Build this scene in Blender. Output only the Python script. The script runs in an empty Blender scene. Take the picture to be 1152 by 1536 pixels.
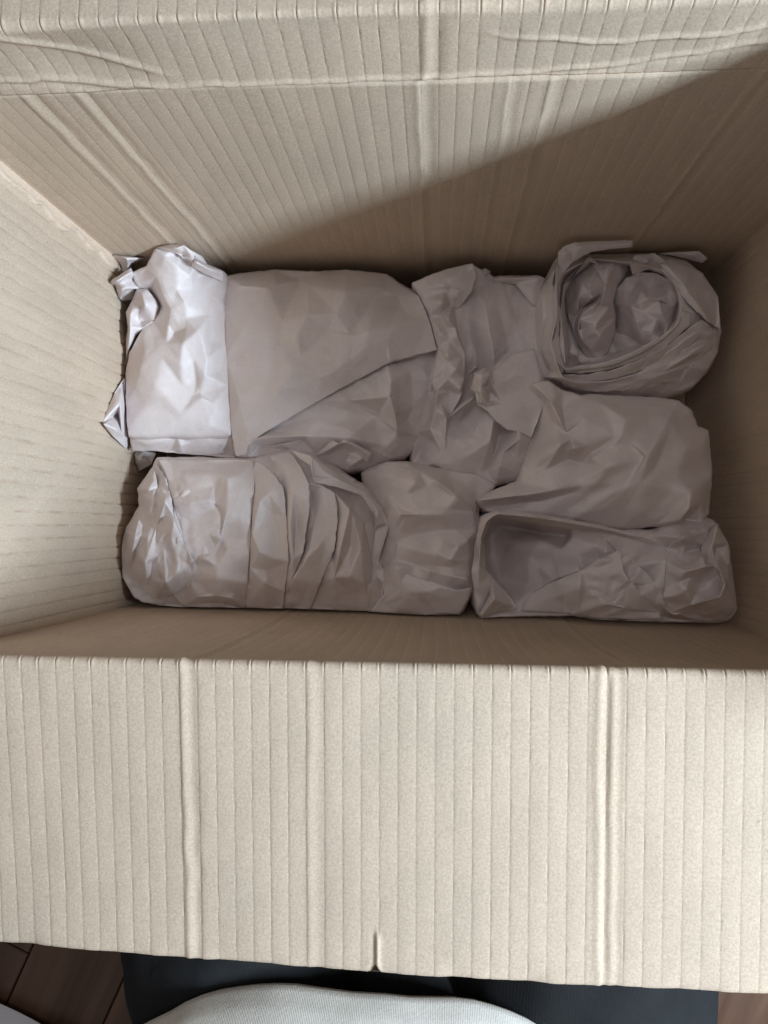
import bpy, math, random
import numpy as np
from mathutils import Vector, Matrix, noise
from mathutils.geometry import delaunay_2d_cdt

random.seed(7)
RNG = np.random.default_rng(7)
SC = bpy.context.scene
COL = SC.collection

# ------------------------------------------------------------------ camera
H = 0.300                      # rim of the box above the floor
XL, XR, YF, YB = -0.227, 0.198, -0.056, 0.189      # inner faces of the four walls
CAM_Z = H + 0.309
FPX = 1109.0                   # focal length in pixels of the 1152 x 1536 frame
def _rot(a, b, c):
    return (Matrix.Rotation(c, 3, 'Z') @ Matrix.Rotation(b, 3, 'Y') @ Matrix.Rotation(a, 3, 'X'))
RC = _rot(0.02117, 0.07029, 0.00659)
cam_d = bpy.data.cameras.new('camera')
cam = bpy.data.objects.new('camera', cam_d); COL.objects.link(cam)
cam.location = (0, 0, CAM_Z)
cam.rotation_euler = RC.to_euler()
cam_d.sensor_fit = 'VERTICAL'; cam_d.sensor_height = 36.0
cam_d.lens = FPX / 1536 * 36.0
cam_d.clip_start = 0.01; cam_d.clip_end = 50
SC.camera = cam

# ------------------------------------------------------------------ light
w = bpy.data.worlds.new('World'); SC.world = w; w.use_nodes = True
bg = w.node_tree.nodes['Background']
bg.inputs[0].default_value = (1.0, 0.955, 0.92, 1); bg.inputs[1].default_value = 0.19
la = bpy.data.lights.new('window_light', 'AREA')          # the window in the wall to the right
la.shape = 'RECTANGLE'; la.size = 0.42; la.size_y = 0.065; la.energy = 28.5
la.color = (0.715, 0.868, 1.0)
lo = bpy.data.objects.new('window_light', la); COL.objects.link(lo)
lo.location = (0.90, -0.24, H + 0.585)
lo.rotation_euler = Vector((1, 0, 0.35)).to_track_quat('Z', 'Y').to_euler()

lc = bpy.data.lights.new('ceiling_light', 'AREA')         # daylight coming back from the white ceiling
lc.shape = 'DISK'; lc.size = 0.9; lc.energy = 5.6; lc.color = (1.0, 0.975, 0.955)
lco = bpy.data.objects.new('ceiling_light', lc); COL.objects.link(lco)
lco.location = (-0.25, 0.35, 2.35)
lco.rotation_euler = Vector((-0.25, 0.28, 2.0)).to_track_quat('Z', 'Y').to_euler()

SC.view_settings.view_transform = 'Standard'
SC.view_settings.look = 'None'
SC.view_settings.exposure = 0.0
SC.view_settings.gamma = 1.0
SC.cycles.max_bounces = 10
SC.cycles.diffuse_bounces = 8
SC.cycles.use_denoising = True

# ------------------------------------------------------------------ helpers
RCn = np.array(RC)
def ray_world(px, py, z):
    """points of the photograph carried along their rays to the height z (arrays)"""
    px = np.asarray(px, float); py = np.asarray(py, float); z = np.asarray(z, float)
    d = np.stack([(px - 576) / FPX, -(py - 768) / FPX, -np.ones_like(px)], -1) @ RCn.T
    t = (z - CAM_Z) / d[..., 2]
    return d * t[..., None] + np.array([0, 0, CAM_Z])

def mesh_obj(name, verts, faces, mat, parent=None, smooth=True):
    me = bpy.data.meshes.new(name)
    verts = np.asarray(verts, np.float32)
    if isinstance(faces, np.ndarray):
        n = faces.shape[1]
        me.vertices.add(len(verts)); me.vertices.foreach_set('co', verts.ravel())
        me.loops.add(faces.size); me.loops.foreach_set('vertex_index', faces.astype(np.int32).ravel())
        me.polygons.add(len(faces))
        me.polygons.foreach_set('loop_start', np.arange(0, faces.size, n, dtype=np.int32))
        me.polygons.foreach_set('loop_total', np.full(len(faces), n, np.int32))
        me.update(calc_edges=True)
    else:
        me.from_pydata(verts.tolist(), [], faces)
    me.validate()
    if smooth:
        me.polygons.foreach_set('use_smooth', np.ones(len(me.polygons), bool))
    me.materials.append(mat)
    o = bpy.data.objects.new(name, me); COL.objects.link(o)
    if parent is not None:
        o.parent = parent
    return o

def empty(name, label, cat, group=None, loc=(0, 0, 0)):
    o = bpy.data.objects.new(name, None); COL.objects.link(o)
    o.empty_display_size = 0.03; o.location = loc
    o['label'] = label; o['category'] = cat
    if group: o['group'] = group
    return o

def keep_parent(o, p):
    o.parent = p; o.matrix_parent_inverse = Matrix.Translation(p.location).inverted()

# ------------------------------------------------------------------ materials
def new_mat(name):
    m = bpy.data.materials.new(name); m.use_nodes = True
    nt = m.node_tree
    return m, nt, nt.nodes['Principled BSDF']
def N(nt, t, **kw):
    n = nt.nodes.new(t)
    for k, v in kw.items():
        if k in n.inputs: n.inputs[k].default_value = v
        else: setattr(n, k, v)
    return n
def ramp(nt, src, stops):
    r = nt.nodes.new('ShaderNodeValToRGB')
    el = r.color_ramp.elements
    while len(el) < len(stops): el.new(0.5)
    for e, (p, c) in zip(el, stops):
        e.position = p; e.color = (*c, 1) if len(c) == 3 else c
    nt.links.new(src, r.inputs[0]); return r
def mix(nt, mode, fac, a, b):
    m = nt.nodes.new('ShaderNodeMix'); m.data_type = 'RGBA'; m.blend_type = mode
    if hasattr(fac, 'links'): nt.links.new(fac, m.inputs[0])
    else: m.inputs[0].default_value = fac
    for s, v in ((6, a), (7, b)):
        if hasattr(v, 'links'): nt.links.new(v, m.inputs[s])
        else: m.inputs[s].default_value = (*v, 1)
    return m.outputs[2]

def cardboard(name, base, stretch=(1, 1, 0.35)):
    m, nt, p = new_mat(name)
    tc = N(nt, 'ShaderNodeTexCoord')
    mp = N(nt, 'ShaderNodeMapping'); mp.inputs['Scale'].default_value = stretch
    nt.links.new(tc.outputs['Object'], mp.inputs[0])
    mot = N(nt, 'ShaderNodeTexNoise', Scale=55.0, Detail=6.0, Roughness=0.65)
    nt.links.new(mp.outputs[0], mot.inputs['Vector'])
    fib = N(nt, 'ShaderNodeTexNoise', Scale=900.0, Detail=4.0, Roughness=0.7)
    nt.links.new(tc.outputs['Object'], fib.inputs['Vector'])
    big = N(nt, 'ShaderNodeTexNoise', Scale=9.0, Detail=3.0)
    nt.links.new(tc.outputs['Object'], big.inputs['Vector'])
    vor = N(nt, 'ShaderNodeTexNoise', Scale=260.0, Detail=2.0)
    nt.links.new(tc.outputs['Object'], vor.inputs['Vector'])
    b = np.array(base)
    c1 = ramp(nt, mot.outputs[0], [(0.30, tuple(b * 0.92)), (0.72, tuple(np.minimum(b * 1.06, .9)))])
    c2 = ramp(nt, fib.outputs[0], [(0.28, (0.84, 0.825, 0.80)), (0.5, (1, 1, 1)), (0.72, (1.20, 1.195, 1.18))])
    c3 = ramp(nt, big.outputs[0], [(0.3, (0.95, 0.95, 0.96)), (0.7, (1.04, 1.03, 1.02))])
    c4 = ramp(nt, vor.outputs[0], [(0.20, (0.55, 0.50, 0.45)), (0.29, (1, 1, 1))])
    x = mix(nt, 'MULTIPLY', 1.0, c1.outputs[0], c2.outputs[0])
    x = mix(nt, 'MULTIPLY', 1.0, x, c3.outputs[0])
    x = mix(nt, 'MULTIPLY', 0.45, x, c4.outputs[0])
    nt.links.new(x, p.inputs['Base Color'])
    p.inputs['Roughness'].default_value = 0.82
    p.inputs['Specular IOR Level'].default_value = 0.25
    bp = N(nt, 'ShaderNodeBump', Strength=0.40, Distance=0.0004)
    nt.links.new(fib.outputs[0], bp.inputs['Height'])
    nt.links.new(bp.outputs[0], p.inputs['Normal'])
    return m

def paper(name, base, rough=0.5, facet=.28):
    m, nt, p = new_mat(name)
    tc = N(nt, 'ShaderNodeTexCoord')
    mot = N(nt, 'ShaderNodeTexNoise', Scale=30.0, Detail=5.0, Roughness=0.6)
    nt.links.new(tc.outputs['Object'], mot.inputs['Vector'])
    fib = N(nt, 'ShaderNodeTexNoise', Scale=900.0, Detail=3.0, Roughness=0.7)
    nt.links.new(tc.outputs['Object'], fib.inputs['Vector'])
    b = np.array(base)
    c1 = ramp(nt, mot.outputs[0], [(0.3, tuple(b * 0.94)), (0.7, tuple(b * 1.05))])
    c2 = ramp(nt, fib.outputs[0], [(0.3, (0.93, 0.93, 0.93)), (0.7, (1.05, 1.05, 1.05))])
    x = mix(nt, 'MULTIPLY', 1.0, c1.outputs[0], c2.outputs[0])
    nt.links.new(x, p.inputs['Base Color'])
    p.inputs['Roughness'].default_value = rough
    p.inputs['Specular IOR Level'].default_value = 0.45
    # fine wrinkles of thin paper: soft ridged relief at two sizes
    wr = N(nt, 'ShaderNodeTexNoise', Scale=70.0, Detail=2.0, Roughness=0.5, Distortion=0.8)
    nt.links.new(tc.outputs['Object'], wr.inputs['Vector'])
    # handled paper: flat little planes, each turned a touch against its neighbours
    ge = N(nt, 'ShaderNodeNewGeometry')
    cur = ge.outputs['Normal']
    msk = N(nt, 'ShaderNodeTexNoise', Scale=22.0, Detail=2.0)
    nt.links.new(tc.outputs['Object'], msk.inputs['Vector'])
    mr = ramp(nt, msk.outputs[0], [(0.38, (.15, .15, .15)), (0.62, (1, 1, 1))])
    for sc_, k_, st_ in ((58.0, facet, (1, .34, 1)), (150.0, facet * .6, (.4, 1, 1))):
        mpp = N(nt, 'ShaderNodeMapping'); mpp.inputs['Scale'].default_value = st_; mpp.inputs['Rotation'].default_value = (0, 0, sc_ * .011)
        nt.links.new(tc.outputs['Object'], mpp.inputs[0])
        vo = N(nt, 'ShaderNodeTexVoronoi', Scale=sc_); nt.links.new(mpp.outputs[0], vo.inputs['Vector'])
        sb = N(nt, 'ShaderNodeVectorMath', operation='SUBTRACT'); sb.inputs[1].default_value = (.5, .5, .5)
        nt.links.new(vo.outputs['Color'], sb.inputs[0])
        m1 = N(nt, 'ShaderNodeVectorMath', operation='MULTIPLY'); nt.links.new(sb.outputs[0], m1.inputs[0]); nt.links.new(mr.outputs[0], m1.inputs[1])
        m2 = N(nt, 'ShaderNodeVectorMath', operation='SCALE'); m2.inputs['Scale'].default_value = k_; nt.links.new(m1.outputs[0], m2.inputs[0])
        ad = N(nt, 'ShaderNodeVectorMath', operation='ADD'); nt.links.new(cur, ad.inputs[0]); nt.links.new(m2.outputs[0], ad.inputs[1])
        no = N(nt, 'ShaderNodeVectorMath', operation='NORMALIZE'); nt.links.new(ad.outputs[0], no.inputs[0])
        cur = no.outputs[0]
    b1 = N(nt, 'ShaderNodeBump', Strength=0.10, Distance=0.002)
    nt.links.new(cur, b1.inputs['Normal'])
    nt.links.new(wr.outputs[0], b1.inputs['Height'])
    b2 = N(nt, 'ShaderNodeBump', Strength=0.15, Distance=0.0002)
    nt.links.new(fib.outputs[0], b2.inputs['Height'])
    nt.links.new(b1.outputs[0], b2.inputs['Normal'])
    nt.links.new(b2.outputs[0], p.inputs['Normal'])
    return m

M_WALL = cardboard('kraft_cardboard', (0.538, 0.432, 0.336))
M_FLAP = cardboard('kraft_cardboard_flap', (0.538, 0.432, 0.336), (1, .35, 1))
M_TORN = cardboard('torn_kraft', (0.66, 0.53, 0.42))
M_PAPER = paper('grey_packing_paper', (0.68, 0.612, 0.608), .50)
M_SMOOTH = paper('grey_packing_paper_smooth', (0.68, 0.612, 0.608), .50, .16)
M_MID = paper('grey_packing_paper_broad', (0.68, 0.605, 0.595), .46, .22)

# ------------------------------------------------------------------ the setting: floor
def floor():
    m, nt, p = new_mat('dark_wood')
    tc = N(nt, 'ShaderNodeTexCoord'); oi = N(nt, 'ShaderNodeObjectInfo')
    mp = N(nt, 'ShaderNodeMapping'); mp.inputs['Scale'].default_value = (60, 4, 60)
    nt.links.new(tc.outputs['Object'], mp.inputs[0])
    g = N(nt, 'ShaderNodeTexNoise', Scale=1.0, Detail=6.0, Distortion=0.6)
    nt.links.new(mp.outputs[0], g.inputs['Vector'])
    c = ramp(nt, g.outputs[0], [(0.3, (0.085, 0.042, 0.026)), (0.7, (0.19, 0.105, 0.068))])
    v = ramp(nt, oi.outputs['Random'], [(0.0, (0.65, 0.65, 0.65)), (1.0, (1.25, 1.2, 1.15))])
    nt.links.new(mix(nt, 'MULTIPLY', 1.0, c.outputs[0], v.outputs[0]), p.inputs['Base Color'])
    p.inputs['Roughness'].default_value = 0.38
    me_v = [(-1.6, -1.6, -0.004), (1.6, -1.6, -0.004), (1.6, 1.6, -0.004), (-1.6, 1.6, -0.004)]
    md, nt2, p2 = new_mat('floor_joint'); p2.inputs['Base Color'].default_value = (0.012, 0.008, 0.006, 1)
    f = mesh_obj('floor', me_v, [(0, 1, 2, 3)], md, smooth=False); f['kind'] = 'structure'
    # one plank, shared by all
    L, W, T, c_ = 0.62, 0.082, 0.012, 0.0008
    x, y = W / 2 - 0.0006, L / 2 - 0.0006
    vs = [(-x, -y, -T), (x, -y, -T), (x, y, -T), (-x, y, -T),
          (-x, -y, -c_), (x, -y, -c_), (x, y, -c_), (-x, y, -c_),
          (-x + c_, -y + c_, 0), (x - c_, -y + c_, 0), (x - c_, y - c_, 0), (-x + c_, y - c_, 0)]
    fs = [(8, 9, 10, 11)] + [(a, (a + 1) % 4, 4 + (a + 1) % 4, 4 + a) for a in range(4)] \
        + [(4 + a, 4 + (a + 1) % 4, 8 + (a + 1) % 4, 8 + a) for a in range(4)]
    pl = mesh_obj('plank', vs, fs, m, f, smooth=False)
    th = math.radians(-24); first = True
    for i in range(-11, 12):
        for j in range(-2, 3):
            lx = i * W; ly = (j + (i * 0.37) % 1.0) * L
            X = lx * math.cos(th) - ly * math.sin(th); Y = lx * math.sin(th) + ly * math.cos(th) - 0.1
            if abs(X) > 0.75 or Y < -0.8 or Y > 0.6: continue
            o = pl if first else pl.copy()
            if not first: COL.objects.link(o); o.parent = f
            first = False
            o.location = (X, Y, 0); o.rotation_euler = (0, 0, th)
floor()

# ------------------------------------------------------------------ the cardboard box
BOX = empty('cardboard_box', 'open corrugated brown cardboard box full of paper-wrapped bundles, flaps folded out', 'box', loc=(0, 0, 0))
PITCH, TH = 0.0077, 0.0040
_S = np.array([0, .02, .05, .10, .18, .30, .45, .60, .74, .85, .92, .965])
def u_samples(a, b, extra=()):
    n0 = math.floor(a / PITCH) - 1; n1 = math.ceil(b / PITCH) + 1
    u = ((np.arange(n0, n1)[:, None] + _S[None]) * PITCH).ravel()
    u = u[(u > a + 2e-4) & (u < b - 2e-4)]
    return np.unique(np.concatenate([[a, b], u, np.asarray(extra, float)]))

_tab = RNG.normal(size=4096)
def vnoise(x, seed=0):
    i = np.floor(x).astype(int); t = x - i; t = t * t * (3 - 2 * t)
    return _tab[(i + seed * 131) % 4096] * (1 - t) + _tab[(i + 1 + seed * 131) % 4096] * t

def flutes(u, v, amp, seed):
    """washboard relief of the liner over the corrugation: lips with sharp uneven valleys"""
    ph = u / PITCH; k = np.floor(ph); t = ph - k
    a = amp * (0.85 + 0.3 * (_tab[(k.astype(int) + 700 + seed) % 4096] * 0.3))
    body = (np.sin(np.pi * np.clip(t, 0, 1)) ** 0.9) * 0.50 + (1 - t) * 0.40 * np.minimum(1, t / .10)
    val = np.exp(-(np.minimum(t, 1 - t) / 0.055) ** 2)
    dent = np.clip(vnoise(v / 0.0024 + k * 17.3, seed) * 0.8 + 0.05, 0, 1.5)
    return a * body - amp * 0.42 * val * dent

def bands(u, v, bl):
    """wide crushed or doubled flutes: (u, width, height) = a raised lip beside a flat"""
    r = np.zeros(np.broadcast(u, v).shape)
    for (u0, wd, hgt, sk) in bl:
        hgt = hgt * .55
        uu = u - u0 - sk * v + 0.0004 * vnoise(v / 0.012, int(abs(u0) * 1e4) % 91)
        r = r + hgt * np.exp(-(uu / (wd * .55)) ** 2) - hgt * 0.9 * np.exp(-((uu - wd * 1.5) / (wd * .8)) ** 2)
    return r

def panel(name, O, U, path, nrm, us, amp, seed, mat, bl=(), extra=None, slot=None, parent=BOX, sdist=None, calm=None, warp=None):
    """O origin, U unit width axis, path (n,3) offsets along the height, nrm (n,3) inner normals"""
    O = np.array(O, float); U = np.array(U, float)
    path = np.asarray(path, float); nrm = np.asarray(nrm, float)
    s = np.concatenate([[0], np.cumsum(np.linalg.norm(np.diff(path, axis=0), axis=1))])
    uu, vv = np.meshgrid(us, s)
    fl = flutes(uu, vv, amp, seed)
    if calm is not None: fl = fl * (1 - .92 * np.exp(-((vv - calm) / .0055) ** 2))
    r = fl + bands(uu, vv, bl)
    if extra is not None: r = r + extra(uu, vv)
    wv = np.zeros_like(r) if warp is None else warp(uu, vv)
    P = O + uu[..., None] * U + path[:, None, :] + nrm[:, None, :] * (r + wv)[..., None]
    Q = O + uu[..., None] * U + path[:, None, :] + nrm[:, None, :] * (wv - TH)[..., None]
    if slot is not None:
        for A in (P, Q): slot(A, uu, vv, s[-1], U)
    nv, nu = uu.shape
    idx = np.arange(nv * nu).reshape(nv, nu)
    q = np.stack([idx[:-1, :-1], idx[:-1, 1:], idx[1:, 1:], idx[1:, :-1]], -1).reshape(-1, 4)
    if sdist is not None:
        keep = ~sdist(uu, vv, s[-1])[:-1, :-1].ravel()
        q = q[keep]
    off = nv * nu
    # which way round the inner face has to run
    e = np.cross(U, path[1] - path[0]); flip = np.dot(e, nrm[0]) < 0
    if flip: q = q[:, ::-1]
    qb = q[:, ::-1] + off
    ring = np.concatenate([idx[0, :-1], idx[:-1, -1], idx[-1, :0:-1], idx[:0:-1, 0]])
    nx = np.roll(ring, -1)
    qe = np.stack([ring, ring + off, nx + off, nx], -1)
    if flip: qe = qe[:, ::-1]
    return mesh_obj(name, np.concatenate([P.reshape(-1, 3), Q.reshape(-1, 3)]), np.concatenate([q, qb, qe]), mat, parent)

def front_bulge(x): return .004 + .0115 * np.clip((np.asarray(x) + .10) / .26, 0, 1)
def right_bulge(y): return .005 + .015 * np.clip((.17 - np.asarray(y)) / .22, 0, 1)
def belly(v): return np.clip(np.sin(np.pi * np.clip(v / H, 0, 1)), 0, 1) ** .6
def clamp_in(W, m=.0015):
    """keep paper inside the bulging walls"""
    k = belly(W[:, 2])
    W[:, 0] = np.clip(W[:, 0], XL + m, XR + right_bulge(W[:, 1]) * k - m)
    W[:, 1] = np.clip(W[:, 1], YF - front_bulge(W[:, 0]) * k + m, YB - m)

def straight(a, b, n):
    return [np.array(a) + (np.array(b) - np.array(a)) * t for t in np.linspace(0, 1, n)]

# depth of the crease across the back flap, as height above the rim along x
def crease_back(u):
    return np.interp(u, [-.23, -.17, -.12, -.09, -.05, 0, .035, .06, .10, .14, .2], [.012, .008, .0015, .002, .002, .002, .003, .005, .011, .018, .022])

bot = 0.004
WH = H - bot
# back wall, inner face towards -Y
us = u_samples(XL - .0036, XR + .024)
pth = straight((0, 0, bot), (0, 0, H), 110)
bb = [(-.176, .0034, .0011, -.02), (-.150, .0030, .0010, -.03), (-.009, .0032, .0009, 0.0), (.030, .0024, .0006, 0), (.047, .003, .0007, 0), (.128, .003, .0011, 0.02)]
def back_warp(u, v):
    return 0.0016 * np.sin(u * 21 + 1) * np.sin(v * 9) + .0012 * np.exp(-((u - .085) / .02) ** 2) * np.sin(v * 30)
panel('back_wall', (0, YB, 0), (1, 0, 0), pth, [(0, -1, 0)] * 110, us, .00024, 1, M_WALL, bb, back_warp)

def bent(first_len, lean, rad, out_len, droop, sgn, n1, n2):
    """a flap path in (y,z): up by first_len leaning out, a round fold, then outwards; sgn = outward direction along y"""
    pts, nr = [], []
    d = np.array([0, sgn * math.sin(lean), math.cos(lean)]); n = np.array([0, -sgn * math.cos(lean), math.sin(lean)])
    for t in np.linspace(0, 1, n1):
        pts.append(d * first_len * t); nr.append(n)
    a0, a1 = lean, math.pi / 2 + droop
    c = pts[-1] - n * rad
    for t in np.linspace(0, 1, 9)[1:]:
        a = a0 + (a1 - a0) * t
        nn = np.array([0, -sgn * math.cos(a), math.sin(a)])
        pts.append(c + nn * rad); nr.append(nn)
    dd = np.array([0, sgn * math.sin(a1), math.cos(a1)]); p0 = pts[-1]
    for t in np.linspace(0, 1, n2)[1:]:
        pts.append(p0 + dd * out_len * t); nr.append(nr[-1] if t == 0 else nn)
    return pts, nr

def fold_ticks(vf, wv, hgt, seed):
    """little crushed lips where the scored fold breaks the flutes"""
    def fn(u, v):
        ph = u / PITCH; t = ph - np.floor(ph); k = np.floor(ph).astype(int)
        a = 1 + .5 * _tab[(k + seed) % 4096]
        tick = np.exp(-((t - .93) / .055) ** 2) * a + .8 * np.exp(-((t - .10) / .05) ** 2) * (2 - a) - .7 * np.exp(-(np.minimum(t, 1 - t) / .03) ** 2)
        return hgt * tick * np.exp(-((v - vf) / wv) ** 2)
    return fn

# back flap: stands up, creased by wear, then folds outwards
FB = 0.035
pth, nr = bent(FB, math.radians(5), .0035, .080, math.radians(4), 1, 46, 40)
tk = fold_ticks(FB + .003, .0028, .00035, 40)
def back_flap_x(u, v):
    vc = crease_back(u)
    d = v - vc + .0005 * vnoise(u / .008, 5)
    r = .0011 * np.exp(-(d / .0012) ** 2) - .0007 * np.exp(-((d + .0030) / .0014) ** 2)
    # second crease at the right, and a slack crease at the left end
    v2 = np.interp(u, [.02, .06, .11, .2], [.026, .019, .021, .036]); d2 = v - v2 + .0006 * vnoise(u / .009, 8)
    r = r + .0010 * np.exp(-(d2 / .0011) ** 2) * np.clip((u - .015) / .03, 0, 1)
    v3 = .040 - (u + .19) * .42; d3 = v - v3
    r = r + .0011 * np.exp(-(d3 / .0016) ** 2) * np.clip((u + .20) / .02, 0, 1) * np.clip((-.11 - u) / .02, 0, 1)
    low = np.clip((v - vc) / .03, 0, 1)
    r = r - .003 * np.exp(-((u + .15) / .03) ** 2) * np.sin(np.pi * np.clip(v / FB, 0, 1))
    return r + tk(u, v) + .0014 * np.sin(u * 19) * low
panel('back_flap', (0, YB, H), (1, 0, 0), pth, nr, u_samples(XL - .002, XR + .002), .00027, 2, M_WALL,
      [(-.199, .003, .0012, .05), (-.006, .0032, .0010, .03)], back_flap_x, calm=FB + .002)

# front wall and front flap
pth = straight((0, 0, bot), (0, 0, H), 80)
panel('front_wall', (0, YF, 0), (1, 0, 0), pth, [(0, 1, 0)] * 80, us, .00026, 3, M_WALL,
      [(-.105, .003, .0008, 0), (.09, .003, .0008, 0)], lambda u, v: .0012 * np.sin(u * 14) * np.sin(v * 10.4), warp=lambda u, v: -front_bulge(u) * belly(v))
NOTCH = -0.0245
pth, nr = bent(.0008, 0.0, .0028, .1285, math.radians(4.0), -1, 3, 76)
tk2 = fold_ticks(.0040, .0026, .00026, 90)
def slot(A, uu, vv, L, U):
    d = vv - (L - .0175); a = np.clip(d / .0175, 0, 1)
    near = np.exp(-((uu - NOTCH) / .004) ** 2)
    op = (.00008 * (a > 0) + .0020 * np.clip((a - .80) / .2, 0, 1) ** 1.2)
    A += (np.sign(uu - NOTCH) * near * op)[..., None] * U
    A[..., 2] += np.exp(-((uu - NOTCH - .0009) / .0010) ** 2) * (a > 0) * .0009 * np.clip(np.sin(np.pi * np.clip(a, 0, 1)) * 3, 0, 1) - np.exp(-((uu - NOTCH + .0007) / .0006) ** 2) * (a > 0) * .00035
def slot_gap(uu, vv, L):
    return (np.abs(uu - NOTCH + .0001) < .0002) & (vv > L - .0042)
def flap_x(u, v):
    edge = np.clip((v - .128) / .008, 0, 1)
    return tk2(u, v) + .0018 * np.sin(u * 11 + .6) * np.clip(v / .13, 0, 1) - .0012 * edge * (.5 + .5 * vnoise(u / .01, 3))
panel('front_flap', (0, YF, H), (1, 0, 0), pth, nr, u_samples(XL - .004, XR + .004, [NOTCH - .0001, NOTCH + .0001]), .00025, 4, M_FLAP,
      [(-.1065, .0026, .0009, .010), (-.0525, .0028, .0005, .0), (.0665, .0024, .0010, .0), (.0715, .0020, .0008, .0)],
      flap_x, slot=slot, sdist=slot_gap, calm=.003, warp=lambda u, v: -.10 * np.clip(.04 - u, 0, 1) ** 2 * np.clip(v / .11, 0, 1))

# side walls
ys = u_samples(YF - .019, YB + .0036)
pth = straight((0, 0, bot), (0, 0, H), 100)
LEFT_WALL = panel('left_wall', (XL, 0, 0), (0, 1, 0), pth, [(1, 0, 0)] * 100, ys, .0008, 5, M_WALL, (),
      lambda u, v: -.0009 * np.exp(-(np.minimum(u / PITCH % 1, 1 - u / PITCH % 1) / .035) ** 2) * np.clip(vnoise(v / .005 + np.floor(u / PITCH + .5) * 13.7, 21) * 1.6, 0, 1) + .0010 * np.exp(-((u + .038) / .0016) ** 2) + .0015 * np.sin(u * 17) * np.sin(v * 10))
panel('right_wall', (XR, 0, 0), (0, 1, 0), pth, [(-1, 0, 0)] * 100, ys, .00030, 6, M_WALL, (),
      None, warp=lambda u, v: -right_bulge(u) * belly(v))
def side_flap(name, x, sgn, ang, seed):
    n = 30; d = np.array([sgn * math.cos(ang), 0, math.sin(ang)]); nn = np.array([-sgn * math.sin(ang), 0, math.cos(ang)])
    panel(name, (x, 0, H + .0005), (0, 1, 0), [d * .130 * t for t in np.linspace(0, 1, n)], [nn] * n, ys, .00035, seed, M_FLAP)
side_flap('right_flap', XR, 1, math.radians(61), 7)
side_flap('left_flap', XL, -1, math.radians(-12), 8)
mesh_obj('bottom', [(XL - .003, YF - .016, .0008), (XR + .018, YF - .016, .0008), (XR + .018, YB + .003, .0008), (XL - .003, YB + .003, .0008),
                    (XL - .003, YF - .016, .0045), (XR + .018, YF - .016, .0045), (XR + .018, YB + .003, .0045), (XL - .003, YB + .003, .0045)],
         [(0, 3, 2, 1), (4, 5, 6, 7), (0, 1, 5, 4), (1, 2, 6, 5), (2, 3, 7, 6), (3, 0, 4, 7)], M_WALL, BOX, smooth=False)
# the glued joint in the back left corner, its liner torn to a ragged edge
def glue_tab():
    n = 120; zs = np.linspace(.03, H - .004, n)
    wd = .0075 + .0012 * vnoise(zs / .012, 11) + .0006 * vnoise(zs / .003, 12)
    rows = []
    for f in (0, .5, .85, 1.0):
        x = XL + .0016 + (.0010 + .0006 * vnoise(zs / .005, 13)) * (f == 1.0) + .0008 * (f > .8)
        rows.append(np.stack([x + 0 * zs, YB - .0004 - wd * f, zs], -1))
    rows.append(np.stack([XL + .0001 + 0 * zs, YB - .0004 - wd - .0005, zs], -1))
    V = np.concatenate(rows); idx = np.arange(len(V)).reshape(5, n)
    q = np.stack([idx[:-1, :-1], idx[1:, :-1], idx[1:, 1:], idx[:-1, 1:]], -1).reshape(-1, 4)
    mesh_obj('glue_tab', V, q, M_TORN, LEFT_WALL)['label'] = 'torn pale edge of the glued corner joint'
glue_tab()

# ------------------------------------------------------------------ paper: creased sheets and wrapped bundles
ZC = H - 0.210                 # level at which the bundles meet the walls

def cdt(pts, loop_n, creases=()):
    """constrained triangulation inside the first loop_n points"""
    edges = [(i, (i + 1) % loop_n) for i in range(loop_n)] + list(creases)
    vs = [Vector((p[0], p[1])) for p in pts]
    ov, oe, of, iv, ie, iff = delaunay_2d_cdt(vs, edges, [], 1, 1e-4)
    cre = [tuple(e) for e, ids in zip(oe, ie) if any(i >= loop_n for i in ids)]
    z = np.zeros(len(ov)); bad = []
    for i, ids in enumerate(iv):
        if ids: z[i] = pts[ids[0]][2]
        else: bad.append(i)
    F = [tuple(f) for f in of]
    if bad:
        nb = {b: set() for b in bad}
        for f in F:
            for a in f:
                if a in nb: nb[a].update(set(f) - {a})
        for b in bad:
            g = [z[k] for k in nb[b] if k not in nb] or [0]
            z[b] = sum(g) / len(g)
    V = np.array([(v.x, v.y, zz) for v, zz in zip(ov, z)])
    F = np.array(F, int)
    a = V[F[:, 1], :2] - V[F[:, 0], :2]; b = V[F[:, 2], :2] - V[F[:, 0], :2]
    neg = (a[:, 0] * b[:, 1] - a[:, 1] * b[:, 0]) < 0
    F[neg] = F[neg][:, ::-1]
    # keep the one connected piece
    lab = np.arange(len(V))
    while True:
        m = lab[F].min(1); new = lab.copy()
        for c in range(3): np.minimum.at(new, F[:, c], m)
        if (new == lab).all(): break
        lab = new
    fl = lab[F[:, 0]]; vals, cnt = np.unique(fl, return_counts=True)
    F = F[fl == vals[cnt.argmax()]]
    used = np.unique(F); mp = np.full(len(V), -1); mp[used] = np.arange(len(used))
    cre = np.array(cre, int).reshape(-1, 2); cre = mp[cre]; cre = cre[(cre >= 0).all(1)]
    return V[used], mp[F], cre

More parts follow.
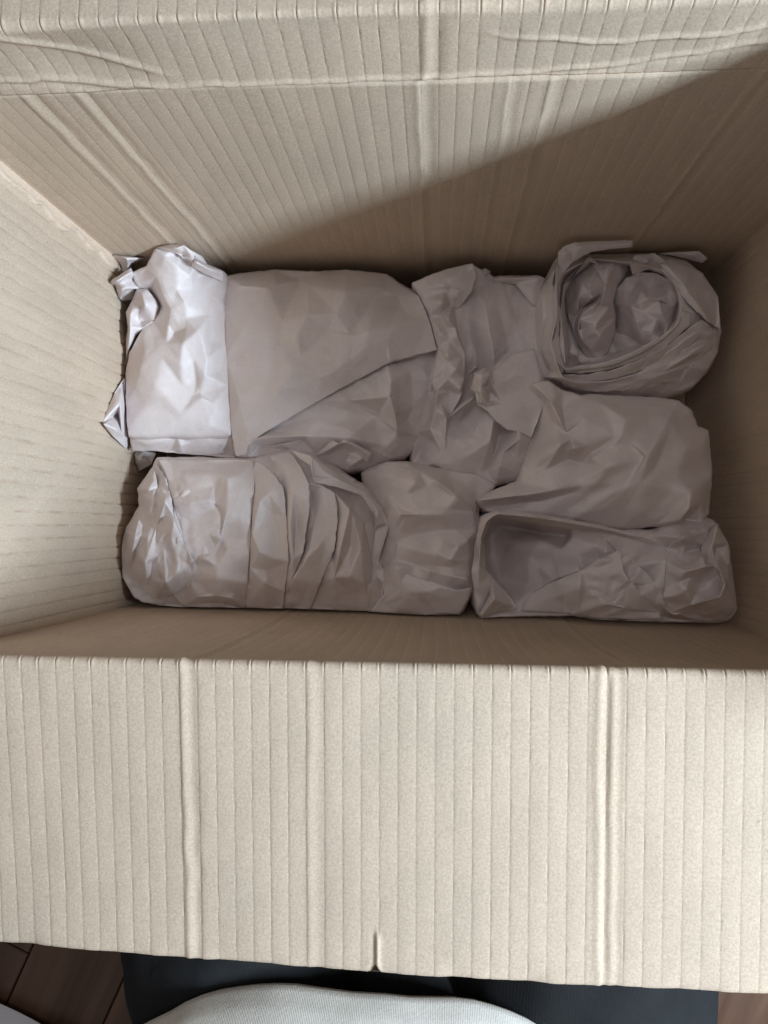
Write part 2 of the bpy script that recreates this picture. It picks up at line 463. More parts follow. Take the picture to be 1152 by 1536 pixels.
def tri_height(V, F, P):
    """height of the triangulated sheet at points P (nan outside)"""
    out = np.full(len(P), np.nan)
    lo, hi = P[:, :2].min(0), P[:, :2].max(0)          # only the triangles near the points
    tv = V[F][:, :, :2]
    F = F[((tv.max(1) >= lo) & (tv.min(1) <= hi)).all(1)]
    if not len(F): return out
    A, B, C = V[F[:, 0]], V[F[:, 1]], V[F[:, 2]]
    den = (B[:, 1] - C[:, 1]) * (A[:, 0] - C[:, 0]) + (C[:, 0] - B[:, 0]) * (A[:, 1] - C[:, 1])
    den = np.where(np.abs(den) < 1e-9, 1e-9, den)
    order = np.argsort(np.floor(P[:, 0] / 12) * 1e6 + P[:, 1])
    allT = (A, B, C, den)
    for s in range(0, len(P), 300):
        ix = order[s:s + 300]; p = P[ix]
        near = (np.maximum(np.maximum(allT[0][:, 0], allT[1][:, 0]), allT[2][:, 0]) >= p[:, 0].min()) & (np.minimum(np.minimum(allT[0][:, 0], allT[1][:, 0]), allT[2][:, 0]) <= p[:, 0].max()) \
            & (np.maximum(np.maximum(allT[0][:, 1], allT[1][:, 1]), allT[2][:, 1]) >= p[:, 1].min()) & (np.minimum(np.minimum(allT[0][:, 1], allT[1][:, 1]), allT[2][:, 1]) <= p[:, 1].max())
        if not near.any(): continue
        A, B, C, den = (t[near] for t in allT)
        dx = p[:, None, 0] - C[None, :, 0]; dy = p[:, None, 1] - C[None, :, 1]
        l1 = ((B[:, 1] - C[:, 1]) * dx + (C[:, 0] - B[:, 0]) * dy) / den
        l2 = ((C[:, 1] - A[:, 1]) * dx + (A[:, 0] - C[:, 0]) * dy) / den
        l3 = 1 - l1 - l2
        m = np.minimum(np.minimum(l1, l2), l3); k = m.argmax(1); ok = m.max(1) > -1e-3
        r = np.arange(len(p))
        z = l1[r, k] * A[k, 2] + l2[r, k] * B[k, 2] + l3[r, k] * C[k, 2]
        out[ix] = np.where(ok, z, np.nan)
    return out

def subdivide(V, F, K):
    e = np.sort(np.concatenate([F[:, [0, 1]], F[:, [1, 2]], F[:, [2, 0]]]), 1)
    ue, inv = np.unique(e, axis=0, return_inverse=True); inv = inv.ravel()
    n = len(F); m = len(V) + inv
    ab, bc, ca = m[:n], m[n:2 * n], m[2 * n:]
    V2 = np.concatenate([V, (V[ue[:, 0]] + V[ue[:, 1]]) / 2])
    F2 = np.concatenate([np.stack([F[:, 0], ab, ca], 1), np.stack([F[:, 1], bc, ab], 1), np.stack([F[:, 2], ca, bc], 1), np.stack([ab, bc, ca], 1)])
    if len(K):
        key = {(a, b): len(V) + i for i, (a, b) in enumerate(ue.tolist())}
        K2 = []
        for a, b in K.tolist():
            m_ = key.get((min(a, b), max(a, b)))
            if m_ is not None: K2 += [(a, m_), (m_, b)]
        K = np.array(K2, int).reshape(-1, 2)
    return V2, F2, K

def boundary(F):
    e = np.concatenate([F[:, [0, 1]], F[:, [1, 2]], F[:, [2, 0]]])
    s = np.sort(e, 1); u, inv, c = np.unique(s, axis=0, return_inverse=True, return_counts=True)
    inv = inv.ravel()
    be = e[c[inv] == 1]
    nxt = {a: b for a, b in be}
    start = be[0][0]; loop = [start]; k = nxt[start]
    while k != start and len(loop) < len(be) + 5:
        loop.append(k); k = nxt.get(k, start)
    return np.array(loop), be

def smooth(V, F, wgt, be, K=None, kw=.15):
    e = np.sort(np.concatenate([F[:, [0, 1]], F[:, [1, 2]], F[:, [2, 0]]]), 1); e = np.unique(e, axis=0)
    acc = np.zeros_like(V); cnt = np.zeros(len(V))
    for a, b in ((0, 1), (1, 0)):
        np.add.at(acc, e[:, a], V[e[:, b]]); np.add.at(cnt, e[:, a], 1)
    avg = acc / np.maximum(cnt, 1)[:, None]
    isb = np.zeros(len(V), bool); isb[be.ravel()] = True
    bacc = np.zeros_like(V); bc = np.zeros(len(V))
    for a, b in ((0, 1), (1, 0)):
        np.add.at(bacc, be[:, a], V[be[:, b]]); np.add.at(bc, be[:, a], 1)
    bavg = bacc / np.maximum(bc, 1)[:, None]
    out = V + (avg - V) * wgt
    out[isb] = V[isb] + (bavg[isb] - V[isb]) * min(wgt, .05)
    if K is not None and len(K):
        kacc = np.zeros_like(V); kc = np.zeros(len(V))
        for a, b in ((0, 1), (1, 0)):
            np.add.at(kacc, K[:, a], V[K[:, b]]); np.add.at(kc, K[:, a], 1)
        on = (kc >= 2) & ~isb
        out[on] = V[on] + (kacc[on] / kc[on][:, None] - V[on]) * kw
        end = (kc == 1) & ~isb
        out[end] = V[end] + (avg[end] - V[end]) * wgt * .5
    return out

def crumpled(crop, outline, inner=(), creases=(), density=0, amp=1.0, levels=3, soft=(.12, .18, .18, .15), stretch=None, zone=None, base=None, seed=1, fine=.25, sharp=1.15, fold=(22, 2.6, 1.2, .9), rough=1.0):
    """a paper surface from hand-placed creases: coordinates of one crop of the photograph plus a height in mm.
    density = spacing in frame pixels of extra random crumple vertices; base = surface the heights are measured from"""
    x0, y0, s = crop
    rng = np.random.default_rng(seed)
    def cv(p): return [x0 + p[0] / s, y0 + p[1] / s, p[2]]
    pts = [cv(p) for p in outline]; nl = len(pts)
    cr = []
    for p in inner: pts.append(cv(p))
    for line in creases:
        i0 = len(pts)
        for p in line: pts.append(cv(p))
        cr += [(i0 + k, i0 + k + 1) for k in range(len(line) - 1)]
    if base is not None:
        bz = tri_height(base[0], base[1], np.array(pts)[:, :2])
        bz = np.where(np.isnan(bz), 0, bz)
        # points hanging off the body take the nearest known height
        for p, b in zip(pts, bz): p[2] += b
    V, F, K = cdt(pts, nl, cr)
    if density:
        lo, hi = V[:, :2].min(0), V[:, :2].max(0)
        cand = rng.uniform(lo, hi, (int(np.prod(hi - lo) / density ** 2 * 9), 2))
        hz = tri_height(V, F, cand)
        sx, sy, ang = stretch or (1, 1, 0)
        ca, sa = math.cos(ang), math.sin(ang)
        def met(q): return np.stack([(q[..., 0] * ca + q[..., 1] * sa) / sx, (-q[..., 0] * sa + q[..., 1] * ca) / sy], -1)
        have = [met(np.array(p[:2])) for p in pts]; nh = len(have)
        for c, z in zip(cand, hz):
            if np.isnan(z): continue
            if zone is not None:
                k = zone((c[0] - x0) * s, (c[1] - y0) * s)
            else: k = 1.0
            if k <= 0: continue
            mc = met(c); d = np.linalg.norm(np.array(have) - mc, axis=1)
            if d[:nh].min() < density * .55 or d.min() < density * .85: continue
            have.append(mc); pts.append([c[0], c[1], z + rng.normal() * amp * k])
        V, F, K = cdt(pts, nl, cr)
    # crisper creases: push every inner vertex away from the mean of its neighbours
    lp, be = boundary(F)
    sm = smooth(V, F, 1.0, be); isb = np.zeros(len(V), bool); isb[be.ravel()] = True
    onk = np.zeros(len(V), bool)
    if len(K): onk[K.ravel()] = True
    V[~isb, 2] += np.where(onk[~isb], sharp, sharp * .35) * np.clip(V[~isb, 2] - sm[~isb, 2], -6, 6)
    el = np.linalg.norm(V[F[:, 0], :2] - V[F[:, 1], :2], axis=1).mean()
    levels = int(np.clip(round(math.log2(el / 2.6)), 2, 4))
    for L in range(levels):
        V, F, K = subdivide(V, F, K)
        lp, be = boundary(F)
        if L < len(soft): V = smooth(V, F, soft[L], be, K)
    def pleats(wl, st, ang):
        """flat slivers meeting in straight creases, drawn out along one direction"""
        ca, sa = math.cos(ang), math.sin(ang)
        wx = np.array([noise.noise((v[0] * .010, v[1] * .010, seed * 1.7)) for v in V]) * 22
        X = V[:, 0] + wx; Y = V[:, 1] - wx
        m = np.stack([(X * ca + Y * sa) / st, -X * sa + Y * ca], -1)
        lo, hi = m.min(0) - wl * 2, m.max(0) + wl * 2
        n_ = max(14, int(np.prod(hi - lo) / wl ** 2))
        q = rng.uniform(lo, hi, (n_, 2))
        ov, oe, of, *_ = delaunay_2d_cdt([Vector(t) for t in q], [], [], 0, 1e-5)
        fv = np.array([(v.x, v.y, 0) for v in ov]); fv[:, 2] = np.clip(rng.normal(size=len(fv)), -1.6, 1.6)
        d = tri_height(fv, np.array([tuple(f) for f in of if len(f) == 3]), m)
        return np.where(np.isnan(d), 0, d)
    if fold:
        wl, st, am, ang = fold
        patch = np.array([min(1.5, max(.25, .75 + 1.6 * noise.noise((v[0] * .014, v[1] * .014, seed + 40.)))) for v in V])
        V[:, 2] += pleats(wl, st, ang) * am * patch + pleats(wl * .5, st * .8, ang + .5) * am * .36 * patch
        lp, be = boundary(F)
        zs = smooth(V, F, .25, be, K, .05); V[:, 2] = zs[:, 2]
    if rough:
        ib = np.unique(be)
        for i in ib:
            x_, y_ = V[i, 0], V[i, 1]
            V[i, 0] += rough * noise.noise((x_ * .11, y_ * .11, seed + 3.)); V[i, 1] += rough * noise.noise((x_ * .11, y_ * .11, seed + 9.))
    if fine:
        nz = np.array([noise.noise((v[0] * .09, v[1] * .09, seed * 3.1)) + .6 * abs(noise.noise((v[0] * .22, v[1] * .22, seed * 7.7))) for v in V])
        V[:, 2] += nz * fine
    if base is not None:
        bz = tri_height(base[0], base[1], V[:, :2]); ok = ~np.isnan(bz)
        V[ok, 2] = np.maximum(V[ok, 2], bz[ok] + .5)
    return V, F

def to_world(V):
    return ray_world(V[:, 0], V[:, 1], ZC + V[:, 2] / 1000)

def wrap_body(name, surf, parent, skirt=((3, .0015), (10, .0025), (28, .002), (84, -.006)), mat=None):
    """closed bundle: creased top, sides that tuck in towards the bottom of the box"""
    V, F = surf
    lp, be = boundary(F)
    W = to_world(V)
    n = len(W); rings = [lp]
    c = W[lp].mean(0)
    allv = [W]; faces = [tuple(f[::-1]) for f in F]
    R = W[lp]; t = np.roll(R, -1, 0) - np.roll(R, 1, 0)
    nrm = np.stack([t[:, 1], -t[:, 0]], -1); nrm /= np.maximum(np.linalg.norm(nrm, axis=1), 1e-9)[:, None]
    if (nrm * (R[:, :2] - c[:2])).sum() < 0: nrm = -nrm
    for _ in range(4): nrm = (nrm + np.roll(nrm, 1, 0) + np.roll(nrm, -1, 0)) / 3
    L = len(lp); k0 = n
    for i, (dz, out) in enumerate(skirt):
        Q = R.copy(); Q[:, :2] += nrm * out; Q[:, 2] = np.maximum(R[:, 2] - dz / 1000, .006)
        if i == len(skirt) - 1: Q[:, 2] = .006 + 0 * Q[:, 2]
        if 0 < i < len(skirt) - 1:
            wob = np.array([noise.noise((q[0] * 60, q[1] * 60, i * 4.4)) for q in Q]); Q[:, :2] += nrm * wob[:, None] * .0025
        clamp_in(Q, .002)
        allv.append(Q); rings.append(np.arange(k0, k0 + L)); k0 += L
    for a, b in zip(rings[:-1], rings[1:]):
        for i in range(L):
            j = (i + 1) % L
            faces.append((a[i], b[i], b[j], a[j])[::-1])
    cc = R.mean(0); cc[2] = .006; allv.append(cc[None]); ci = k0
    for i in range(L): faces.append((rings[-1][(i + 1) % L], ci, rings[-1][i])[::-1])
    VV = np.concatenate(allv)
    clamp_in(VV, .0012)
    o = mesh_obj(name, VV, [tuple(int(i) for i in f) for f in faces], mat or M_PAPER, parent)
    keep_parent(o, parent); return o

def sheet(name, surf, parent, thick=.0004, mat=None):
    V, F = surf; W = to_world(V)
    clamp_in(W, .0015)
    n = len(W); B = W.copy(); B[:, 2] -= thick
    lp, be = boundary(F)
    up = F[:, ::-1]
    faces = [tuple(map(int, f)) for f in up] + [tuple(int(i) + n for i in f[::-1]) for f in up]
    for a, b in be: faces.append((int(a), int(b), int(b) + n, int(a) + n))
    o = mesh_obj(name, np.concatenate([W, B]), faces, mat or M_PAPER, parent)
    keep_parent(o, parent); return o

GRP = 'paper-wrapped bundles packed in the box'
def bundle(label, px, py):
    p = ray_world(px, py, .006)
    return empty('paper_bundle', label, 'paper bundle', GRP, tuple(float(v) for v in p))

# ---- pale bundle in the back left corner
CA = (140, 340, 3.2)
A = bundle('pale crumpled paper bundle catching the window light in the back left corner', 250, 530)
a_body = crumpled(CA,
    [(300, 92, 34), (430, 88, 36), (488, 130, 32), (500, 170, 24), (620, 215, 12), (628, 260, 10), (605, 350, 14), (622, 400, 12), (635, 560, 12),
     (648, 760, 12), (664, 1000, 10), (480, 1003, 15), (330, 1000, 16), (165, 1005, 12), (158, 850, 9), (155, 700, 6), (175, 600, 8), (235, 490, 12),
     (290, 450, 10), (315, 380, 8), (280, 310, 14), (215, 280, 20), (180, 220, 22), (255, 190, 28)],
    [(420, 130, 27), (445, 160, 24), (500, 240, 18), (530, 300, 18), (480, 300, 22), (390, 330, 26), (560, 420, 15), (240, 520, 17), (570, 560, 15),
     (600, 700, 13), (220, 700, 20), (260, 850, 19), (420, 900, 22), (590, 870, 17), (300, 760, 25), (200, 920, 15), (560, 960, 17), (330, 330, 26), (300, 240, 30), (350, 560, 25), (190, 780, 15)],
    [[(302, 100, 35), (345, 140, 36), (400, 190, 35), (465, 240, 29)],
     [(400, 300, 29), (440, 365, 27), (460, 385, 25), (445, 440, 24), (445, 480, 25), (500, 500, 29), (525, 540, 27), (545, 640, 24), (535, 710, 23), (512, 800, 19), (480, 812, 19), (430, 765, 21), (330, 632, 25), (270, 612, 22), (250, 595, 20)],
     [(370, 400, 25), (362, 470, 22), (390, 520, 20), (410, 470, 24)],
     [(430, 560, 30), (420, 660, 29)], [(480, 640, 26), (490, 730, 20)],
     [(520, 820, 22), (580, 850, 18)]],
    density=34, amp=.35, stretch=(1, 1.8, .3), fold=(34, 2.2, 0.50, 1.2), sharp=.1, seed=11)
wrap_body('wrap', a_body, A, mat=M_SMOOTH)
sheet('paper_layer', crumpled(CA, [(172, 1000, 6), (400, 1006, 10), (666, 998, 7), (685, 1112, -8), (560, 1100, -2), (420, 1090, 0), (290, 1078, -1), (185, 1080, -6)],
      [(250, 1040, 6), (420, 1050, 8), (600, 1040, 5), (520, 1075, 3)], density=18, amp=.7, seed=12), A)
sheet('paper_fold', crumpled(CA, [(86, 128, 22), (150, 140, 26), (250, 152, 20), (185, 190, 10), (160, 215, 16), (112, 226, 6), (92, 180, 10)],
      [(150, 165, 24), (120, 180, 12)], [[(90, 132, 23), (165, 150, 27), (165, 200, 18)]], seed=13), A)
sheet('paper_fold', crumpled(CA, [(62, 272, 24), (110, 240, 28), (182, 196, 26), (205, 250, 14), (260, 300, 9), (200, 298, 14), (192, 350, 6), (112, 362, 6), (76, 312, 12)],
      [(130, 270, 26), (160, 300, 18)], [[(64, 274, 25), (120, 258, 30), (185, 215, 27)], [(72, 300, 16), (150, 296, 23), (215, 298, 16)]], seed=14), A)
sheet('paper_fold', crumpled(CA, [(190, 345, 12), (205, 300, 16), (260, 300, 19), (300, 350, 16), (315, 385, 14), (295, 450, 11), (235, 490, 12), (205, 520, 8), (175, 590, 4), (150, 700, -4), (140, 640, -8), (150, 560, -2), (165, 480, 6), (155, 412, 10)],
      [(240, 380, 16), (215, 440, 6), (180, 420, 16)], [[(160, 412, 12), (178, 480, 14), (172, 560, 8), (155, 650, 0)], [(230, 320, 20), (250, 380, 20), (235, 460, 8)]], density=20, amp=.8, seed=15), A)
sheet('paper_fold', crumpled(CA, [(150, 722, 4), (100, 800, 20), (40, 945, 36), (95, 1010, 24), (160, 1070, -4), (165, 1005, 2), (155, 860, 2)],
      [(120, 900, 8)], [[(140, 745, 8), (125, 850, 24), (135, 990, 14)], [(46, 947, 37), (110, 975, 27), (150, 1010, 10)]], seed=16), A)
sheet('paper_fold', crumpled(CA, [(84, 550, -18), (120, 520, -12), (150, 560, -10), (150, 640, -14), (135, 690, -22), (110, 600, -24)], [(125, 570, -8)], density=14, amp=1.5, seed=17), A)
sheet('paper_fold', crumpled(CA, [(175, 1085, -24), (240, 1075, -14), (300, 1085, -16), (280, 1140, -18), (200, 1185, -30), (180, 1150, -30)], [(225, 1110, -10)], density=14, amp=2, seed=18), A)

sheet('paper_fold', crumpled(CA, [(300, 94, 37), (365, 84, 42), (432, 84, 42), (492, 128, 38), (478, 178, 32), (440, 150, 35), (400, 128, 37), (350, 118, 38)],
      [], [[(310, 98, 39), (400, 104, 44), (470, 132, 39)], [(432, 90, 43), (428, 140, 36)]], fold=(16, 2, .8, .4), rough=1.6, seed=19), A, mat=M_MID)
sheet('paper_fold', crumpled(CA, [(484, 150, 34), (540, 178, 27), (626, 214, 15), (622, 262, 13), (560, 240, 20), (470, 192, 29)],
      [], [[(490, 168, 35), (560, 205, 27), (615, 240, 16)]], fold=(16, 2, .7, .5), rough=1.6, seed=20), A, mat=M_MID)

# ---- big smooth bundle, back row
CB = (320, 380, 3.2)
B = bundle('large smooth paper bundle with a long diagonal fold beside the pale one', 490, 540)
b_body = crumpled(CB,
    [(58, 105, 0), (280, 80, 2), (520, 88, 6), (640, 80, 6), (830, 100, 2), (900, 150, 0), (985, 200, 4), (1035, 330, 6), (1062, 480, 4), (1050, 640, 2), (1040, 760, -8),
     (985, 880, -12), (900, 965, -6), (760, 1010, -6), (640, 1035, -4), (500, 975, 0), (390, 950, 0), (170, 972, 4), (108, 970, 6), (88, 850, 6), (62, 500, 8), (48, 250, 6)],
    [(300, 300, 24), (600, 300, 24), (850, 300, 16), (300, 700, 22), (250, 850, 14), (430, 800, 17), (640, 660, 20), (620, 800, 15), (520, 770, 17), (950, 560, 11), (960, 740, 2), (930, 800, 0), (800, 600, 17), (780, 780, 13),
     (880, 880, 6), (1000, 500, 10), (150, 500, 20), (700, 960, 2), (330, 915, 7)],
    [[(500, 708, 21), (640, 706, 18), (850, 690, 19)], [(850, 620, 20), (850, 700, 21), (872, 770, 17), (880, 845, 12)], [(800, 770, 13), (870, 840, 13)],
     [(180, 900, 12), (240, 884, 15), (450, 876, 18), (650, 885, 14), (800, 920, 6)], [(225, 930, 3), (430, 890, 8)], [(870, 850, 9), (840, 920, 4)]],
    density=30, amp=.8, stretch=(2.2, 1, -.4), fold=(26, 3, 1.80, .25), seed=21, zone=lambda x, y: 1.0 if y > 560 else .2)
wrap_body('wrap', b_body, B)
sheet('paper_fold', crumpled(CB,
    [(56, 108, 3), (280, 82, 5), (520, 90, 9), (640, 78, 9), (830, 100, 6), (905, 155, 5), (990, 205, 10), (1040, 330, 13), (1076, 466, 11), (960, 492, 17), (835, 530, 23), (600, 655, 27), (400, 768, 25), (225, 872, 19), (165, 925, 14), (160, 965, 9),
     (106, 975, 7), (86, 850, 10), (58, 500, 11), (44, 250, 9)],
    [(130, 160, 15), (120, 400, 21), (120, 700, 19), (160, 850, 18), (300, 150, 19), (320, 420, 29), (250, 620, 27), (240, 780, 24), (450, 300, 30), (450, 150, 18), (830, 180, 12), (600, 560, 31), (720, 460, 30), (500, 660, 29), (200, 280, 23), (770, 160, 17)],
    [[(632, 95, 13), (640, 190, 23), (590, 290, 28), (545, 368, 29), (690, 395, 30), (740, 375, 29)], [(780, 210, 18), (700, 330, 26), (655, 385, 29)],
     [(880, 200, 12), (930, 290, 15), (860, 370, 23), (835, 430, 26), (845, 520, 23)], [(400, 400, 31), (420, 500, 30.5), (380, 570, 31.5), (330, 640, 30), (270, 800, 24)],
     [(420, 560, 31.5), (520, 600, 31)], [(170, 440, 22), (250, 400, 27), (330, 330, 27)], [(110, 180, 13), (260, 170, 20), (420, 130, 15)]],
    density=0, amp=.3, fold=(60, 2, 0.75, -.5), seed=22, fine=.15, base=None), B, thick=.0006, mat=M_SMOOTH)
sheet('paper_fold', crumpled(CB, [(500, 905, 6), (560, 880, 14), (620, 886, 18), (700, 920, 16), (762, 962, 14), (742, 1002, 8), (715, 985, 12), (650, 1032, 6), (636, 995, 12), (655, 960, 7), (620, 930, 6), (560, 968, 4), (450, 985, -2)],
      [(600, 910, 15), (690, 950, 12)], [[(520, 962, 10), (600, 912, 19), (640, 905, 19), (700, 935, 18), (750, 970, 14)]], density=16, amp=1.2, seed=23), B)

# ---- loose crumpled bundle in the middle of the back row
CC = (590, 380, 4.265)
C = bundle('loosely crumpled dark-looking bundle with open folds, middle of the back row', 710, 570)
c_body = crumpled(CC,
    [(120, 195, 8), (340, 105, 12), (520, 80, 14), (640, 150, 4), (800, 145, 4), (960, 160, 6), (935, 340, 6), (940, 600, 6), (965, 960, 6), (900, 1180, 2), (845, 1420, -6),
     (650, 1478, -4), (540, 1400, 2), (400, 1392, 0), (230, 1345, -6), (120, 1350, -16), (150, 1150, -12), (230, 900, 0), (245, 800, 6), (285, 610, 8), (220, 400, 8), (175, 275, 8)],
    [(470, 420, 9), (520, 650, 6), (800, 450, 8), (830, 260, 7), (500, 820, -4), (760, 1000, 14), (720, 780, 13), (250, 1200, -4), (200, 1280, -10), (160, 1320, -18), (165, 1250, -18), (540, 1180, 12),
     (470, 1300, 10), (740, 1250, 6), (790, 1320, 4), (240, 1040, 0)],
    [[(520, 230, 9), (590, 330, 15), (610, 480, 17), (640, 620, 14), (650, 720, 9)], [(640, 290, 12), (690, 400, 13), (740, 620, 9)],
     [(420, 1080, 4), (400, 1200, 9), (330, 1350, 2)], [(640, 1080, 14), (620, 1200, 13), (575, 1370, 4)], [(690, 1130, 3), (650, 1280, 5), (600, 1390, 0)],
     [(810, 1190, 12), (700, 1270, 9), (680, 1360, 8), (660, 1450, 1)], [(280, 1000, 8), (230, 1120, 6), (300, 1260, 2)]],
    density=30, amp=.9, stretch=(1, 2.2, .15), fold=(24, 3, 2.04, 1.4), seed=31)
wrap_body('wrap', c_body, C)
sheet('paper_fold', crumpled(CC,
    [(115, 190, 14), (230, 140, 18), (340, 100, 22), (510, 62, 26), (535, 130, 20), (500, 245, 16), (412, 362, 9), (385, 345, 12), (410, 490, 12), (458, 640, 14), (455, 800, 16), (440, 900, 16), (365, 1040, 10), (345, 1180, 4), (355, 1240, 2), (300, 1270, -4), (200, 1150, -8),
     (265, 890, 8), (245, 830, 10), (250, 790, 12), (288, 605, 12), (220, 400, 10), (170, 275, 10)],
    [(300, 200, 21), (430, 130, 25), (430, 230, 19), (330, 240, 17), (360, 560, 19), (350, 700, 20), (300, 950, 14), (260, 1100, 5)],
    [[(180, 235, 16), (340, 205, 21), (470, 240, 18)], [(190, 290, 14), (320, 312, 23), (370, 335, 16)], [(300, 400, 13), (350, 420, 22), (400, 480, 17)], [(290, 500, 18), (340, 480, 16), (410, 520, 18)],
     [(300, 610, 17), (340, 635, 22), (440, 660, 17)], [(300, 790, 13), (350, 800, 18), (400, 740, 22)], [(270, 880, 15), (370, 880, 12), (430, 870, 19)], [(280, 900, 16), (270, 1000, 13), (330, 1035, 15)], [(340, 1060, 13), (335, 1180, 8), (335, 1250, 5)]],
    density=24, amp=.9, stretch=(1, 1.8, 0), fold=(18, 2.2, 1.76, .3), seed=32), C)
sheet('paper_fold', crumpled(CC,
    [(630, 765, 22), (760, 640, 20), (905, 605, 18), (940, 760, 16), (965, 960, 14), (920, 1080, 12), (885, 1182, 8), (800, 1140, 14), (740, 1132, 15), (660, 1080, 18), (600, 1010, 20), (535, 965, 22), (525, 890, 22), (485, 868, 20), (515, 800, 24), (520, 765, 22), (590, 728, 20)],
    [(780, 780, 21), (760, 1050, 17), (880, 1080, 12), (560, 850, 28), (640, 860, 24)],
    [[(600, 955, 23), (700, 962, 20), (830, 975, 17), (955, 972, 14)], [(620, 770, 26), (605, 850, 22), (615, 945, 20)], [(600, 740, 22), (560, 780, 28), (590, 820, 27)], [(495, 870, 21), (560, 885, 27), (620, 890, 19)], [(535, 900, 23), (560, 950, 25), (600, 985, 21)]],
    density=0, fold=(40, 2, 0.65, .3), seed=33), C)
sheet('paper_fold', crumpled(CC, [(345, 1056, 18), (420, 975, 18), (500, 915, 16), (530, 925, 14), (470, 985, 14), (400, 1035, 14)], [], [[(350, 1053, 19), (430, 990, 23), (520, 922, 18)]], levels=3, seed=34), C)
sheet('paper_fold', crumpled(CC, [(465, 790, 10), (520, 705, 12), (545, 735, 14), (490, 775, 14)], [], [[(470, 785, 13), (530, 725, 18)]], levels=2, seed=35), C)
sheet('paper_fold', crumpled(CC, [(530, 110, 6), (590, 95, 12), (625, 110, 8), (605, 160, 4), (550, 150, 2)], [(580, 125, 13)], levels=3, seed=36), C)
sheet('paper_fold', crumpled(CC, [(635, 165, 9), (700, 145, 13), (920, 140, 15), (975, 160, 12), (920, 345, 6), (880, 320, 9), (780, 195, 11), (640, 185, 7)], [(880, 220, 15)], [[(640, 172, 11), (760, 160, 16), (930, 155, 15)]], density=24, amp=.8, seed=37), C)

# ---- round bundle with two rolled tubes in its opening, back right corner
CD = (770, 340, 3.388)
D = bundle('round paper bundle open at the top with two rolled paper tubes inside, back right corner', 945, 480)
d_body = crumpled(CD,
    [(108, 430, 6), (125, 340, 8), (165, 285, 10), (200, 215, 12), (240, 140, 12), (400, 140, 8), (600, 130, 8), (740, 140, 10), (880, 170, 10), (960, 240, 8), (1035, 350, 6), (1055, 530, 2),
     (1035, 640, -4), (980, 730, -8), (920, 800, -12), (760, 862, -10), (580, 862, -6), (400, 855, -2), (300, 830, 2), (240, 800, 6), (150, 765, 8), (120, 640, 6)],
    [(350, 400, -10), (520, 640, -8), (680, 430, -10), (520, 260, -6), (400, 250, -8), (420, 600, -10), (640, 520, -10), (130, 520, 12), (900, 340, 22), (980, 450, 16), (900, 700, 6), (700, 800, 4)],
    [[(215, 200, 24), (218, 320, 26), (222, 460, 26), (188, 590, 24), (215, 680, 25), (250, 770, 24), (320, 795, 21), (480, 790, 18), (640, 750, 17), (800, 690, 15), (930, 600, 12), (1030, 560, 8)],
     [(250, 740, 20), (440, 765, 13), (620, 715, 13), (700, 660, 14), (800, 600, 16), (920, 500, 18), (1000, 510, 12)],
     [(265, 728, 26), (350, 720, 28), (500, 700, 29), (640, 640, 29), (760, 570, 29), (830, 500, 28), (850, 400, 27), (830, 300, 27), (760, 220, 26), (600, 180, 22), (400, 160, 18), (250, 240, 20)],
     [(290, 705, 5), (440, 680, 4), (600, 615, 4), (740, 550, 4), (815, 470, 4), (820, 380, 4), (780, 280, 4), (600, 205, 2), (400, 190, 0), (270, 300, -2), (255, 480, -4), (270, 640, 0)],
     [(150, 330, 14), (150, 480, 17), (140, 600, 14), (190, 720, 13)], [(185, 300, 18), (180, 440, 20), (160, 560, 16)],
     [(300, 825, 10), (480, 825, 8), (700, 780, 10), (900, 690, 4), (1010, 620, 2)], [(700, 690, 17), (840, 600, 20), (950, 520, 17)], [(760, 740, 12), (880, 660, 13), (1000, 580, 8)]],
    density=26, amp=.5, fold=(14, 5, 1.50, -.35), seed=41)
wrap_body('wrap', d_body, D)
# the torn liner flap along the back rim and the flap over the right rim
sheet('paper_fold', crumpled(CD, [(228, 240, 22), (226, 130, 34), (250, 105, 38), (312, 78, 40), (460, 72, 40), (610, 68, 38), (606, 104, 36), (500, 112, 37), (400, 126, 36), (300, 180, 32), (255, 235, 26)],
      [(300, 120, 38)], [[(240, 190, 30), (260, 140, 37), (330, 105, 40), (600, 88, 39)]], seed=42), D)
sheet('paper_fold', crumpled(CD, [(740, 190, 28), (800, 160, 24), (905, 205, 20), (960, 232, 18), (1042, 352, 12), (1052, 525, 8), (985, 480, 20), (900, 400, 28), (840, 335, 31), (800, 260, 31)],
      [(920, 300, 26), (1000, 400, 17)], [[(780, 200, 30), (880, 320, 30), (970, 440, 23), (1030, 510, 12)]], density=28, amp=.6, seed=43), D)
sheet('paper_fold', crumpled(CD, [(735, 136, 12), (850, 128, 18), (945, 122, 20), (988, 162, 14), (960, 186, 10), (850, 152, 14)], [(920, 145, 19)], seed=44), D)
sheet('paper_fold', crumpled(CD, [(590, 180, 20), (620, 145, 24), (720, 132, 26), (775, 180, 26), (790, 235, 26), (700, 212, 18), (605, 245, 12)], [(680, 180, 29), (640, 200, 22)], density=16, amp=1.8, seed=45), D)
